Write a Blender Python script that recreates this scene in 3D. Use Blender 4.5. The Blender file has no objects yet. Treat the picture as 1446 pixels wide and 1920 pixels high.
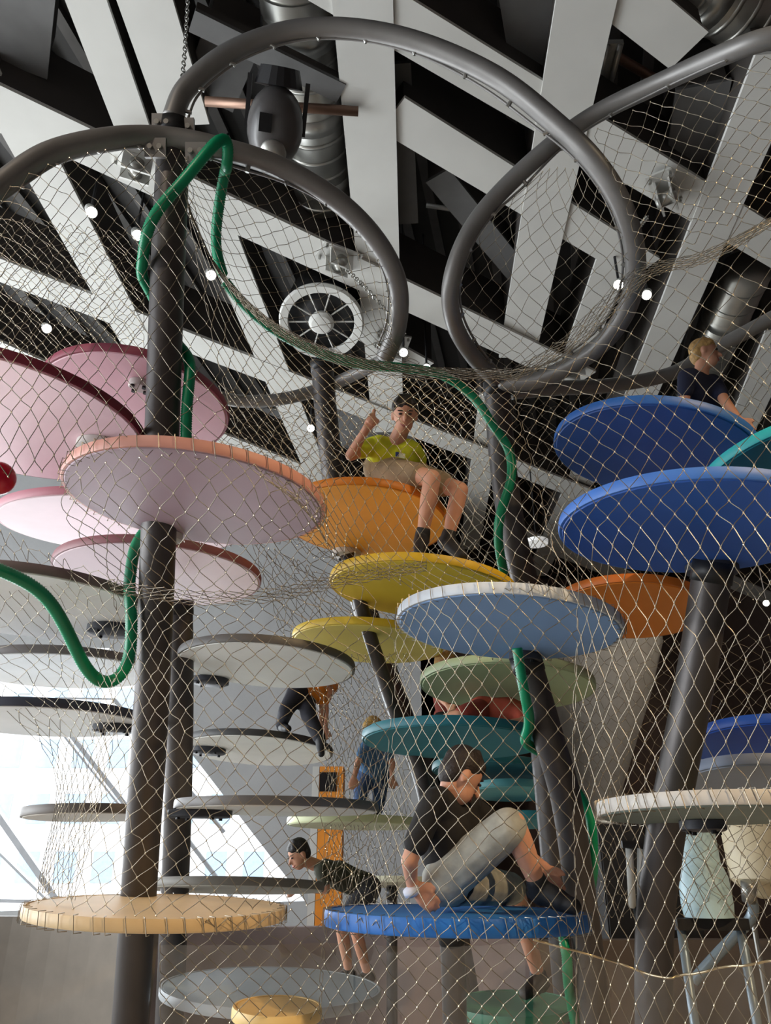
import bpy, math, random
import numpy as np
from mathutils import Vector, Matrix

random.seed(7)
rng = np.random.default_rng(7)
SC = bpy.context.scene
COL = SC.collection

# ------------------------------------------------------------------ camera
PITCH = math.radians(25.0)
FPX = 1444.0
CAM = Vector((0, 0, 1.6))
cam_data = bpy.data.cameras.new('camera')
cam_data.sensor_fit = 'VERTICAL'
cam_data.sensor_height = 36.0
cam_data.lens = FPX / 1920.0 * 36.0
cam_data.clip_start = 0.05
cam_data.clip_end = 300
cam = bpy.data.objects.new('camera', cam_data)
COL.objects.link(cam)
cam.location = CAM
cam.rotation_euler = (math.radians(90) + PITCH, 0, 0)
SC.camera = cam

# ------------------------------------------------------------------ world, lights, exposure
world = bpy.data.worlds.new('sky')
SC.world = world
world.use_nodes = True
bgn = world.node_tree.nodes['Background']
bgn.inputs[0].default_value = (0.92, 0.96, 1.0, 1)
bgn.inputs[1].default_value = 4.0


def area_light(name, loc, target, sx, sy, power, color):
    d = bpy.data.lights.new(name, 'AREA')
    d.shape = 'RECTANGLE'
    d.size, d.size_y = sx, sy
    d.energy = power
    d.color = color
    o = bpy.data.objects.new(name, d)
    COL.objects.link(o)
    o.location = loc
    o.rotation_euler = (Vector(target) - Vector(loc)).to_track_quat('-Z', 'Y').to_euler()
    return o


def spot_light(name, loc, target, power, color, angle=40, r=0.06):
    d = bpy.data.lights.new(name, 'SPOT')
    d.energy = power
    d.color = color
    d.spot_size = math.radians(angle)
    d.spot_blend = 0.6
    d.shadow_soft_size = r
    o = bpy.data.objects.new(name, d)
    COL.objects.link(o)
    o.location = loc
    o.rotation_euler = (Vector(target) - Vector(loc)).to_track_quat('-Z', 'Y').to_euler()
    return o


# daylight entering by the slanted window; added fill from the unseen left flank
area_light('window_daylight', (-6.7, 13.9, 2.6), (-1.5, 3.0, 3.2), 7.0, 3.4, 1050, (0.93, 0.97, 1.0))
area_light('flank_fill', (-15.6, 3.5, 2.0), (0, 4.2, 3.8), 15, 3.8, 2700, (0.95, 0.98, 1.0))  # lamp added to brighten the platform undersides
# gallery spotlights under the roof, one an added fill for the far wall
spot_light('gallery_or_fill_spot', (5.2, -2.2, 6.8), (1.3, 3.0, 1.4), 2300, (1.0, 0.70, 0.38), 42)
spot_light('gallery_or_fill_spot', (3.4, -1.0, 7.4), (0.6, 3.4, 2.0), 500, (1.0, 0.80, 0.52), 38)
spot_light('gallery_or_fill_spot', (-3.6, -1.2, 7.2), (-1.2, 3.6, 2.8), 420, (1.0, 0.84, 0.66), 45)
spot_light('gallery_or_fill_spot', (7.5, 12.0, 7.2), (5.0, 19.0, 3.5), 420, (1.0, 0.86, 0.70), 80)  # unseen lamp added to lighten the far wall and cone
spot_light('gallery_or_fill_spot', (4.5, 3.0, 7.4), (3.2, 7.0, 0.4), 700, (1.0, 0.80, 0.58), 60)
sun = bpy.data.lights.new('sun', 'SUN')
sun.energy = 4.5
sun.angle = math.radians(0.6)
sun_o = bpy.data.objects.new('sun', sun)
COL.objects.link(sun_o)
sun_o.rotation_euler = Vector((-0.30, 0.80, -0.55)).to_track_quat('-Z', 'Y').to_euler()
SC.view_settings.view_transform = 'Standard'
SC.view_settings.look = 'None'
SC.view_settings.gamma = 1.0
SC.view_settings.use_curve_mapping = False
SC.view_settings.exposure = -0.4

# ------------------------------------------------------------------ pixel helpers
RX = Vector((1, 0, 0))
FW = Vector((0, math.cos(PITCH), math.sin(PITCH)))
UP = Vector((0, -math.sin(PITCH), math.cos(PITCH)))


def ray(x, y):
    return FW + RX * ((x - 723.0) / FPX) + UP * ((960.0 - y) / FPX)


def P(x, y, d):
    """pixel + depth along the lens axis -> world point"""
    return CAM + ray(x, y) * d


def PZ(x, y, z):
    r = ray(x, y)
    return CAM + r * ((z - CAM.z) / r.z)


def PY(x, y, yy):
    r = ray(x, y)
    return CAM + r * ((yy - CAM.y) / r.y)


# ------------------------------------------------------------------ materials
def lin(c):
    return tuple(((v / 255.0) / 12.92 if v <= 10 else (((v / 255.0) + 0.055) / 1.055) ** 2.4) for v in c)


MATS = {}


def mat(name, rgb, rough=0.6, metal=0.0, var=0.08, scale=6.0, bump=0.0, bscale=60.0, emit=0.0, spec=0.5):
    if name in MATS:
        return MATS[name]
    m = bpy.data.materials.new(name)
    m.use_nodes = True
    nt = m.node_tree
    b = nt.nodes['Principled BSDF']
    c = lin(rgb)
    b.inputs['Roughness'].default_value = rough
    b.inputs['Metallic'].default_value = metal
    b.inputs['Specular IOR Level'].default_value = spec
    tc = nt.nodes.new('ShaderNodeTexCoord')
    n = nt.nodes.new('ShaderNodeTexNoise')
    n.inputs['Scale'].default_value = scale
    n.inputs['Detail'].default_value = 4
    nt.links.new(tc.outputs['Object'], n.inputs['Vector'])
    r = nt.nodes.new('ShaderNodeValToRGB')
    r.color_ramp.elements[0].position = 0.3
    r.color_ramp.elements[1].position = 0.7
    r.color_ramp.elements[0].color = tuple(max(0, v * (1 - var)) for v in c) + (1,)
    r.color_ramp.elements[1].color = tuple(min(1, v * (1 + var)) for v in c) + (1,)
    nt.links.new(n.outputs['Fac'], r.inputs['Fac'])
    nt.links.new(r.outputs['Color'], b.inputs['Base Color'])
    if bump:
        n2 = nt.nodes.new('ShaderNodeTexNoise')
        n2.inputs['Scale'].default_value = bscale
        nt.links.new(tc.outputs['Object'], n2.inputs['Vector'])
        bp = nt.nodes.new('ShaderNodeBump')
        bp.inputs['Strength'].default_value = bump
        bp.inputs['Distance'].default_value = 0.01
        nt.links.new(n2.outputs['Fac'], bp.inputs['Height'])
        nt.links.new(bp.outputs['Normal'], b.inputs['Normal'])
    if emit:
        b.inputs['Emission Color'].default_value = c + (1,)
        b.inputs['Emission Strength'].default_value = emit
    MATS[name] = m
    return m


M_pole = mat('pole_paint', (78, 74, 73), 0.42, 0.55, 0.1)
M_pipe = mat('pipe_paint', (132, 130, 128), 0.42, 0.4, 0.08)
M_cable = mat('cable_steel', (150, 141, 126), 0.36, 0.8, 0.15, 20)
M_ferrule = mat('ferrule_steel', (205, 190, 160), 0.3, 0.85, 0.1)
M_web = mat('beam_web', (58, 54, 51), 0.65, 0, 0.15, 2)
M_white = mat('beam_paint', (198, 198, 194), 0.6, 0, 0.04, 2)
M_deck = mat('roof_deck', (44, 43, 42), 0.7, 0, 0.2, 1.5)
M_rib = mat('deck_rib', (78, 76, 74), 0.5, 0.3, 0.1)
M_galv = mat('galvanised_steel', (165, 165, 160), 0.35, 0.85, 0.12, 3)
M_dark = mat('dark_metal', (40, 40, 42), 0.45, 0.4)
M_zinc = mat('zinc_plate', (200, 200, 196), 0.4, 0.5)
M_conc = mat('concrete', (158, 159, 160), 0.85, 0, 0.08, 1.2, 0.15, 30)
M_floor = mat('screed', (204, 197, 187), 0.6, 0, 0.12, 0.8)
M_hose = mat('green_hose', (0, 140, 95), 0.35, 0, 0.06)
M_copper = mat('copper_pipe', (140, 112, 96), 0.4, 0.6)
M_skin = mat('skin', (206, 150, 122), 0.55, 0, 0.05, 8)
M_lamp = mat('lamp_lens', (255, 250, 240), 0.3, 0, 0, emit=14.0)
M_bolt = mat('bolt_black', (28, 28, 30), 0.4, 0.5)


# ------------------------------------------------------------------ object helpers
def link(o, parent=None):
    COL.objects.link(o)
    if parent is not None:
        o.parent = parent
        o.matrix_parent_inverse = Matrix.Translation(-parent.location) if parent.type == 'EMPTY' else Matrix()
    return o


def sub(o, part):
    """make o a sub-part of a part, keeping its place"""
    o.parent = part
    return o


def mesh_obj(name, verts, faces, m, parent=None, smooth=False):
    me = bpy.data.meshes.new(name)
    me.from_pydata([tuple(v) for v in verts], [], faces)
    if smooth:
        me.polygons.foreach_set('use_smooth', [True] * len(me.polygons))
    me.update()
    for k in (m if isinstance(m, (list, tuple)) else [m]):
        me.materials.append(k)
    return link(bpy.data.objects.new(name, me), parent)


def np_obj(name, V, Q, m, parent=None, smooth=True):
    me = bpy.data.meshes.new(name)
    V = np.asarray(V, dtype=np.float32)
    Q = np.asarray(Q, dtype=np.int32)
    me.vertices.add(len(V))
    me.vertices.foreach_set('co', V.ravel())
    n, k = Q.shape
    me.loops.add(n * k)
    me.loops.foreach_set('vertex_index', Q.ravel())
    me.polygons.add(n)
    me.polygons.foreach_set('loop_start', np.arange(0, n * k, k, dtype=np.int32))
    me.polygons.foreach_set('use_smooth', np.full(n, smooth))
    me.update(calc_edges=True)
    me.validate()
    me.materials.append(m)
    return link(bpy.data.objects.new(name, me), parent)


def tag(o, label=None, cat=None, group=None, kind=None):
    if label:
        o['label'] = label
    if cat:
        o['category'] = cat
    if group:
        o['group'] = group
    if kind:
        o['kind'] = kind
    return o


def thing(name, loc, label, cat, group=None):
    o = bpy.data.objects.new(name, None)
    o.empty_display_size = 0.1
    o.location = loc
    COL.objects.link(o)
    return tag(o, label, cat, group)


class MB:
    """collects shapes into one mesh"""

    def __init__(self):
        self.v, self.f = [], []

    def add(self, vs, fs):
        n = len(self.v)
        self.v += [Vector(v) for v in vs]
        self.f += [tuple(i + n for i in f) for f in fs]
        return self

    def box(self, c, ax, ay, az):
        """centre and three half-axis vectors"""
        c, ax, ay, az = Vector(c), Vector(ax), Vector(ay), Vector(az)
        vs = [c + ax * i + ay * j + az * k for i in (-1, 1) for j in (-1, 1) for k in (-1, 1)]
        fs = [(0, 1, 3, 2), (4, 6, 7, 5), (0, 4, 5, 1), (2, 3, 7, 6), (0, 2, 6, 4), (1, 5, 7, 3)]
        return self.add(vs, fs)

    def cyl(self, a, b, r0, r1=None, n=16, cap=True):
        a, b = Vector(a), Vector(b)
        r1 = r0 if r1 is None else r1
        z = (b - a).normalized()
        x = z.orthogonal().normalized()
        y = z.cross(x)
        vs = []
        for p, r in ((a, r0), (b, r1)):
            vs += [p + (x * math.cos(t) + y * math.sin(t)) * r for t in [2 * math.pi * i / n for i in range(n)]]
        fs = [(i, (i + 1) % n, n + (i + 1) % n, n + i) for i in range(n)]
        if cap:
            fs += [tuple(range(n))[::-1], tuple(range(n, 2 * n))]
        return self.add(vs, fs)

    def lathe(self, c, x, y, z, prof, n=32, close=False):
        """prof: (radius, height) pairs; close joins the last ring to the first"""
        c = Vector(c)
        vs, fs = [], []
        for (r, h) in prof:
            vs += [c + (x * math.cos(t) + y * math.sin(t)) * r + z * h for t in [2 * math.pi * i / n for i in range(n)]]
        m = len(prof)
        for j in range(m if close else m - 1):
            k = (j + 1) % m
            fs += [(j * n + i, j * n + (i + 1) % n, k * n + (i + 1) % n, k * n + i) for i in range(n)]
        if not close:
            fs += [tuple(range(n))[::-1], tuple(range((m - 1) * n, m * n))]
        return self.add(vs, fs)

    def tube(self, pts, rad, n=10, cap=True, closed=False):
        pts = [Vector(p) for p in pts]
        m = len(pts)
        rads = rad if isinstance(rad, (list, tuple)) else [rad] * m
        T = []
        for i in range(m):
            a = pts[(i - 1) % m] if (closed or i > 0) else pts[i]
            b = pts[(i + 1) % m] if (closed or i < m - 1) else pts[i]
            T.append((b - a).normalized())
        x = T[0].orthogonal().normalized()
        vs, fs = [], []
        for i in range(m):
            x = (x - T[i] * x.dot(T[i])).normalized()
            y = T[i].cross(x)
            vs += [pts[i] + (x * math.cos(t) + y * math.sin(t)) * rads[i] for t in [2 * math.pi * k / n for k in range(n)]]
        for j in range(m if closed else m - 1):
            k = (j + 1) % m
            fs += [(j * n + i, j * n + (i + 1) % n, k * n + (i + 1) % n, k * n + i) for i in range(n)]
        if cap and not closed:
            fs += [tuple(range(n))[::-1], tuple(range((m - 1) * n, m * n))]
        return self.add(vs, fs)

    def build(self, name, m, parent=None, smooth=False):
        return mesh_obj(name, self.v, self.f, m, parent, smooth)


def smooth_by_angle(o, deg=40):
    me = o.data
    me.polygons.foreach_set('use_smooth', [True] * len(me.polygons))
    try:
        me.set_sharp_from_angle(angle=math.radians(deg))
    except Exception:
        pass
    return o


def spline(pts, n=8):
    pts = [Vector(p) for p in pts]
    if len(pts) < 3:
        return [pts[0].lerp(pts[-1], i / n) for i in range(n + 1)]
    e = [pts[0] * 2 - pts[1]] + pts + [pts[-1] * 2 - pts[-2]]
    out = []
    for i in range(1, len(e) - 2):
        p0, p1, p2, p3 = e[i - 1:i + 3]
        for k in range(n):
            t = k / n
            out.append(0.5 * ((2 * p1) + (p2 - p0) * t + (2 * p0 - 5 * p1 + 4 * p2 - p3) * t * t + (3 * p1 - p0 - 3 * p2 + p3) * t ** 3))
    out.append(pts[-1])
    return out


Z = Vector((0, 0, 1))
# ================================================================== THE HALL
HB = 8.0          # underside of the roof beams
DK = 10.0          # roof deck
WB = 13.0         # back wall with the slanted window
WF = 23.0         # far wall
XL, XR, YB = -15.0, 15.0, -9.0

fl = MB().box(((XL + XR) / 2, (YB + WF) / 2, -0.1), ((XR - XL) / 2, 0, 0), (0, (WF - YB) / 2, 0), (0, 0, 0.1)).build('floor', M_floor)
tag(fl, 'brown grey screed floor of the exhibition hall', 'floor', kind='structure')

ceil = MB().box(((XL + XR) / 2, (YB + WF) / 2, DK + 0.1), ((XR - XL) / 2, 0, 0), (0, (WF - YB) / 2, 0), (0, 0, 0.1)).build('ceiling', M_deck)
tag(ceil, 'dark corrugated roof deck over white lattice beams', 'ceiling', kind='structure')
rib_me = None
nr = 46
for i in range(nr):
    x = -9.0 + i * 18.0 / (nr - 1)
    if rib_me is None:
        o = MB().box((0, 0, -0.03), (0.06, 0, 0), (0, 11.5, 0), (0, 0, 0.05)).build('deck_rib', M_rib, ceil)
        rib_me = o.data
    else:
        o = link(bpy.data.objects.new('deck_rib', rib_me), ceil)
    o.location = (x + 1.5, 11.0, DK)
    o.rotation_euler = (0, 0, math.radians(-12))


def beam(x0, y0, x1, y1, w=0.44, depth=0.75, m=M_white, z=HB):
    """a roof beam whose underside lies in the plane z and passes over two pixels"""
    a, b = PZ(x0, y0, z), PZ(x1, y1, z)
    d = (b - a)
    L = d.length
    d.normalize()
    s = d.cross(Z).normalized()
    mb = MB()
    c = (a + b) / 2
    t = 0.02
    h = depth
    # bottom flange proud of the web, which has a darker colour
    mb.box(c + Z * t, d * (L / 2), s * (w / 2), Z * t)
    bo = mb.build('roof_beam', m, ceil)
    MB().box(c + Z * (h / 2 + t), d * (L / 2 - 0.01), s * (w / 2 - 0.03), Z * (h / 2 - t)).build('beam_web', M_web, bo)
    return bo


BEAMS = [
    (-60, 172, 1095, 712, .46), (30, 225, 262, 655, .42), (-40, 492, 1130, 940, .42),
    (395, 400, 605, 915, .40), (258, -40, 348, 235, .46), (146, -40, 248, 240, .34),
    (676, -60, 728, 810, .50), (1112, -60, 970, 670, .50), (1470, 100, 1170, 820, .48),
    (600, -45, 1480, 482, .44), (735, 215, 1210, 505, .42), (1118, -45, 1292, 96, .40),
    (1168, 440, 1072, 700, .40), (1470, 620, 1350, 900, .46), (926, 740, 880, 1030, .42),
    (390, 815, 760, 960, .40), (955, 995, 1180, 1085, .5), (1100, 880, 1005, 1080, .5),
    (1180, 1010, 1460, 1130, .5), (-40, 640, 300, 790, .42), (60, 690, 220, 900, .4),
    (0, 250, -60, 120, .5), (560, 560, 800, 690, .30),
]
for i, b in enumerate(BEAMS):
    beam(*b, z=HB + i * .007)      # lapped, never flush
M_greybeam = mat('grey_beam', (92, 92, 92), 0.6, 0.1)
for b in [(360, 40, 640, 176, .2, .17), (820, 330, 1010, 560, .30, .4), (390, 190, 440, 60, .5, .5),
          (1320, 160, 1290, 330, .5, .6), (1005, 130, 985, -20, .45, .6), (20, -40, 12, 120, .7, .6), (740, 120, 760, 420, .3, .5)]:
    beam(*b[:5], depth=b[5], m=M_greybeam, z=8.03 if b[5] < .2 else 8.35)

# walls: the window wall is a polygon plate with the slanted opening cut out
def plate(name, outer, y, th, m, holes=None):
    """wall piece in the plane y (front) given (x,z) polygon, extruded back by th"""
    n = len(outer)
    vs = [Vector((x, y, z)) for x, z in outer] + [Vector((x, y + th, z)) for x, z in outer]
    fs = [tuple(range(n)), tuple(range(2 * n - 1, n - 1, -1))] + [(i, i + n, (i + 1) % n + n, (i + 1) % n) for i in range(n)]
    return vs, fs


def wz(x, y):
    p = PY(x, y, WB)
    return (p.x, p.z)


wA, wB_, wC = wz(345, 1395), wz(572, 1690), wz(-420, 1722)
wT = wz(-420, 1200)
wTr = wz(205, 1215)
mb = MB()
# pieces round the opening: above, right of the slanted jamb, below
for poly in ([(XL, wT[1]), wTr, (wTr[0], DK), (XL, DK)],
             [wTr, wA, wB_, (0.9, wB_[1]), (0.9, DK), (wTr[0], DK)],
             [(XL, 0), (0.9, 0), (0.9, wB_[1]), wB_, wC, (XL, wC[1])]):
    mb.add(*plate('w', poly, WB, 0.35, M_conc))
wall = mb.build('wall_back', M_conc)
tag(wall, 'pale grey concrete wall with slanted window edge', 'wall', kind='structure')
o = MB().box((0.75, (WB + WF) / 2, DK / 2), (0.15, 0, 0), (0, (WF - WB) / 2, 0), (0, 0, DK / 2)).build('wall_return', mat('wall_taupe', (110, 100, 95), .8))
tag(o, 'taupe wall running back beside the grey wall', 'wall', kind='structure')
o = MB().box(((0.9 + XR) / 2, WF + .15, DK / 2), ((XR - .9) / 2, 0, 0), (0, .15, 0), (0, 0, DK / 2)).build('wall_far', mat('wall_brown', (112, 96, 89), .8))
tag(o, 'dull brown wall at the far end of the hall', 'wall', kind='structure')
o = MB().box((XR + .15, (YB + WF) / 2, DK / 2), (.15, 0, 0), (0, (WF - YB) / 2, 0), (0, 0, DK / 2)).build('wall_right', MATS['wall_brown'])
tag(o, 'brown side wall of the hall', 'wall', kind='structure')
o = MB().box((0, YB - .15, DK / 2), (XR, 0, 0), (0, .15, 0), (0, 0, DK / 2)).build('wall_behind', MATS['wall_brown'])
tag(o, 'brown rear wall of the hall', 'wall', kind='structure')

# window glazing and slanting mullions
def glass_mat(name, col, tr=0.9, rough=0.05):
    m = bpy.data.materials.new(name)
    m.use_nodes = True
    nt = m.node_tree
    nt.nodes.remove(nt.nodes['Principled BSDF'])
    t = nt.nodes.new('ShaderNodeBsdfTransparent')
    t.inputs[0].default_value = col + (1,)
    g = nt.nodes.new('ShaderNodeBsdfGlossy')
    g.inputs['Roughness'].default_value = rough
    mx = nt.nodes.new('ShaderNodeMixShader')
    mx.inputs[0].default_value = 1 - tr
    nt.links.new(t.outputs[0], mx.inputs[1])
    nt.links.new(g.outputs[0], mx.inputs[2])
    nt.links.new(mx.outputs[0], nt.nodes['Material Output'].inputs[0])
    return m


M_glass = glass_mat('window_glass', (0.97, 0.99, 1.0), 0.95)
win = thing('window_1', (wA[0], WB + .2, wC[1]), 'slanted bright window with diagonal mullions in grey wall', 'window')
del win['category']
win['kind'] = 'structure'
x0, x1 = wT[0], wB_[0]
mesh_obj('pane', [(wT[0], WB + .22, wC[1]), (wB_[0], WB + .22, wB_[1]), (wA[0], WB + .22, wA[1]), (wTr[0], WB + .22, wTr[1]), (wT[0], WB + .22, wT[1])], [(0, 1, 2, 3, 4)], M_glass, win)
M_mull = mat('mullion_grey', (150, 152, 156), .5)
for (a, b, w) in [((100, 1335), (245, 1520), .07), ((-30, 1490), (110, 1690), .09), ((-40, 1560), (92, 1690), .035), ((85, 1335), (225, 1510), .03),
                  ((105, 1310), (215, 1312), .03), ((215, 1312), (420, 1560), .05), ((-40, 1688), (60, 1690), .05), ((330, 1545), (440, 1690), .05), ((-60, 1300), (-20, 1500), .06)]:
    pa, pb = PY(*a, WB + .14), PY(*b, WB + .14)
    d = (pb - pa)
    s = d.normalized().cross(Vector((0, 1, 0)))
    MB().box((pa + pb) / 2, d / 2, s * w / 2, Vector((0, .05, 0))).build('mullion', M_mull, win)

# unseen glazed side added so the flank fill lamp has an opening
win_added = thing('window_added', (XL, (YB + WB) / 2, 0), 'unseen glazed side with grey posts, added as opening for the fill lamp', 'window')
del win_added['category']
win_added['kind'] = 'structure'
mesh_obj('pane', [(XL, YB, 0), (XL, WB, 0), (XL, WB, DK), (XL, YB, DK)], [(0, 1, 2, 3)], M_glass, win_added)
for i in range(9):
    yy = YB + (WB - YB) * i / 8
    MB().box((XL, yy, DK / 2), (.06, 0, 0), (0, .04, 0), (0, 0, DK / 2)).build('mullion', M_mull, win_added)

# building across the street
M_fac = mat('facade_white', (235, 236, 238), .8)
M_fwin = mat('facade_window', (150, 172, 196), .3)
bld = thing('office_building', (-22, 45, 0), 'white office block with rows of windows seen through the slanted window', 'building')
MB().box((-20, 47, 7), (17, 0, 0), (0, 2, 0), (0, 0, 7.5)).build('facade', M_fac, bld)
pane_me = None
for r in range(4):
    for c in range(14):
        if pane_me is None:
            o = MB().box((0, 0, 0), (.55, 0, 0), (0, .06, 0), (0, 0, .75)).build('window_pane', M_fwin, bld)
            pane_me = o.data
        else:
            o = link(bpy.data.objects.new('window_pane', pane_me), bld)
        o.location = (-33 + c * 2.0, 44.95, 1.8 + r * 2.9)
o = MB().box((0, 62, -.3), (60, 0, 0), (0, 48, 0), (0, 0, .1)).build('street', mat('street_grey', (190, 190, 188), .9))
tag(o, 'pale paved street outside the window', 'street', kind='structure')

# low curved barriers in front of the window
def barrier(px, top, d, h, m, name, label, bow=.6):
    pts = []
    for i in range(17):
        t = i / 16
        x = px[0] + (px[1] - px[0]) * t
        p = PY(x, top, d + bow * math.sin(math.pi * t))
        pts.append(Vector((p.x, p.y, 0)))
    mb = MB()
    vs, fs = [], []
    for p in pts:
        vs += [p, p + Z * h, p + Vector((0, .18, h)), p + Vector((0, .18, 0))]
    for i in range(16):
        for k in range(4):
            fs.append((4 * i + k, 4 * i + (k + 1) % 4, 4 * i + 4 + (k + 1) % 4, 4 * i + 4 + k))
    fs += [(0, 3, 2, 1), (64, 65, 66, 67)]
    mb.add(vs, fs)
    return tag(mb.build(name, m), label, 'barrier')


barrier((-320, 290), 1725, 7.2, PY(100, 1722, 7.5).z, mat('barrier_beige', (128, 119, 108), .7), 'low_wall', 'smooth beige curved low wall below the slanted window')
barrier((285, 1010), 1740, 8.2, PY(600, 1738, 8.4).z, mat('barrier_mauve', (134, 120, 118), .7), 'low_wall', 'mauve brown low wall behind the grey blue platform', .2)

barrier((1005, 1560), 1765, 7.6, PY(1250, 1762, 7.8).z, mat('barrier_brown', (92, 78, 66), .7), 'low_wall', 'dark brown low wall behind the thick leaning pole', .2)
xa, xb, zt = PY(1120, 1545, 9.2).x, PY(1290, 1545, 9.2).x, PY(1200, 1545, 9.2).z
t = thing('exhibit_cabinet', ((xa + xb) / 2, 9.5, 0), 'black exhibit cabinet between the two leaning poles', 'cabinet')
M_blk = mat('cabinet_black', (30, 28, 28), .5)
MB().box(((xa + xb) / 2, 9.5, zt / 2), RX * (xb - xa) / 2, (0, .3, 0), Z * zt / 2).build('cabinet_body', M_blk, t)
for k in (0, 1):
    w = (xb - xa) / 4
    MB().box((xa + w * (1 + 2 * k), 9.19, zt / 2), RX * (w - .015), (0, .012, 0), Z * (zt / 2 - .03)).build('door', M_blk, t)

# concrete cone and folded grey sheet at the right rear
mb = MB()
ca = PY(1105, 1640, 17)
mb.lathe((ca.x + .3, 17, 0), Vector((1, 0, 0)), Vector((0, 1, 0)), Z, [(.4, 0), (.4, 2.7), (.62, 3.3), (1.45, 5.2), (1.8, 6.2)], 28)
tag(smooth_by_angle(mb.build('concrete_cone', mat('cone_grey', (176, 172, 164), .8))), 'flaring light grey concrete cone behind the leaning pole', 'column')

# ================================================================== ROOF FITTINGS
def duct(pts, r, name, label, bands=8):
    p = [Vector(q) for q in pts]
    t = thing(name, p[0], label, 'duct')
    MB().tube(p, r, 24).build('duct_pipe', M_galv, t, True)
    L = (p[-1] - p[0])
    for i in range(bands):
        c = p[0] + L * ((i + .5) / bands)
        d = L.normalized()
        w = .02 if i % 4 != 2 else .09
        MB().cyl(c - d * w, c + d * w, r * 1.025, n=24).build('seam_band', M_galv, t, True)
    return t


duct([PZ(548, -60, 8.62), PZ(608, 370, 8.62)], .33, 'ventilation_duct', 'round spiral steel duct behind the moving-head spotlight', 12)
duct([PZ(1262, -60, 8.75), PZ(1470, 62, 8.75)], .32, 'ventilation_duct', 'round steel duct crossing above the rising side pipe', 8)
duct([PZ(1402, 505, 8.4), PZ(1284, 760, 8.4)], .30, 'ventilation_duct', 'dim round duct running behind the navy shirt person', 9)


def rod(a, b, r, name, label, m=M_copper, cat='pipe'):
    return tag(MB().cyl(a, b, r, n=10).build(name, m, None, True), label, cat)


rod(PZ(385, 190, 7.985), PZ(672, 209, 7.985), .045, 'conduit_pipe', 'copper coloured pipe passing behind the moving-head spotlight')
rod(PZ(700, 122, 9.0), PZ(1010, 300, 9.0), .05, 'conduit_pipe', 'thin grey pipe slanting under the roof inside the big hoop', M_galv)
rod(PZ(940, -20, 9.18), PZ(1300, 190, 9.18), .05, 'conduit_pipe', 'thin pipe slanting behind the tall white beam', M_copper)
rod(PZ(800, 385, 9.0), PZ(930, 405, 9.0), .03, 'conduit_pipe', 'short bright rod in the dark roof bay', M_zinc)

# fluorescent fittings
for (a, b, lab) in [((1152, 85), (1128, 180), 'twin tube lamp fitting beside the tall white beam'), ((1088, 310), (1078, 345), 'small tube lamp fitting under the hoop crossing')]:
    pa, pb = PZ(*a, 8.99), PZ(*b, 8.99)
    t = thing('tube_lamp', pa, lab, 'lamp')
    s = (pb - pa).normalized().cross(Z)
    MB().box((pa + pb) / 2 + Z * .06, (pb - pa) / 2, s * .1, Z * .03).build('housing', M_zinc, t)
    for k in (-1, 1):
        MB().cyl(pa + s * .06 * k, pb + s * .06 * k, .025, n=8).build('lamp_tube', M_zinc, t, True)

# hoist blocks with chains
def hoist(px, py, ang, label, chain=None, z=7.86):
    c = PZ(px, py, z)
    t = thing('hoist_block', c, label, 'bracket')
    ca, sa = math.cos(ang), math.sin(ang)
    x = Vector((ca, sa, 0))
    y = Vector((-sa, ca, 0))
    bpl = MB().box(c + Z * .14, x * .24, y * .13, Z * .012).build('base_plate', M_zinc, t)
    sub(MB().cyl(c + Z * .15, c + Z * .5, .03, n=8).build('hanger', M_zinc), bpl)
    for k in (-1, 1):
        MB().box(c + y * .07 * k + Z * .02, x * .14, y * .01, Z * .11).build('cheek_plate', M_zinc, t)
    MB().cyl(c - y * .1, c + y * .1, .07, n=14).build('pulley', M_galv, t, True)
    for i in (-1, 1):
        for j in (-1, 1):
            hb = MB().cyl(c + x * .2 * i + y * .1 * j + Z * .08, c + x * .2 * i + y * .1 * j + Z * .13, .018, n=6)
            sub(hb.build('bolt', M_galv), bpl)
    if chain:
        pts = spline(chain, 14)
        mb = MB()
        L = 0
        for i in range(len(pts) - 1):
            a, b = pts[i], pts[i + 1]
            d = (b - a).normalized()
            s = d.orthogonal().normalized()
            if i % 2:
                s = d.cross(s)
            h = (b - a).length * .62
            ring = [(a + b) / 2 + d * math.cos(q) * h + s * math.sin(q) * .022 for q in [2 * math.pi * k / 8 for k in range(8)]]
            mb.tube(ring, .007, 5, closed=True)
        mb.build('chain', M_galv, t)
    return t


hoist(255, 318, .4, 'zinc hoist block beside the top of the thick hose pole')
hoist(636, 496, .5, 'zinc hoist block with chain between the two hoops', [PZ(650, 505, 7.7), PZ(700, 555, 7.6), PZ(760, 625, 7.7)])
hoist(1250, 372, 1.0, 'zinc hoist block on beam just outside the large hoop', [PZ(1215, 405, 7.7), PZ(1195, 430, 7.65)])
hoist(1075, 695, .3, 'zinc hoist block behind the hoop crossing low down', [PZ(1060, 700, 7.7), PZ(990, 685, 7.6)])
hoist(735, 655, .2, 'zinc hoist block at the small end of the middle hoop')
pts = [P(354, -30, 4.9), P(347, 90, 4.75), P(338, 190, 4.6)]
mb = MB()
cp = spline(pts, 16)
for i in range(len(cp) - 1):
    a, b = cp[i], cp[i + 1]
    d = (b - a).normalized()
    s = d.orthogonal().normalized()
    if i % 2:
        s = d.cross(s)
    mb.tube([(a + b) / 2 + d * math.cos(q) * (b - a).length * .65 + s * math.sin(q) * .013 for q in [2 * math.pi * k / 8 for k in range(8)]], .004, 5, closed=True)
tag(mb.build('suspension_chain', M_galv), 'steel chain rising from the hoop above the thick hose pole', 'chain')

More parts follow.
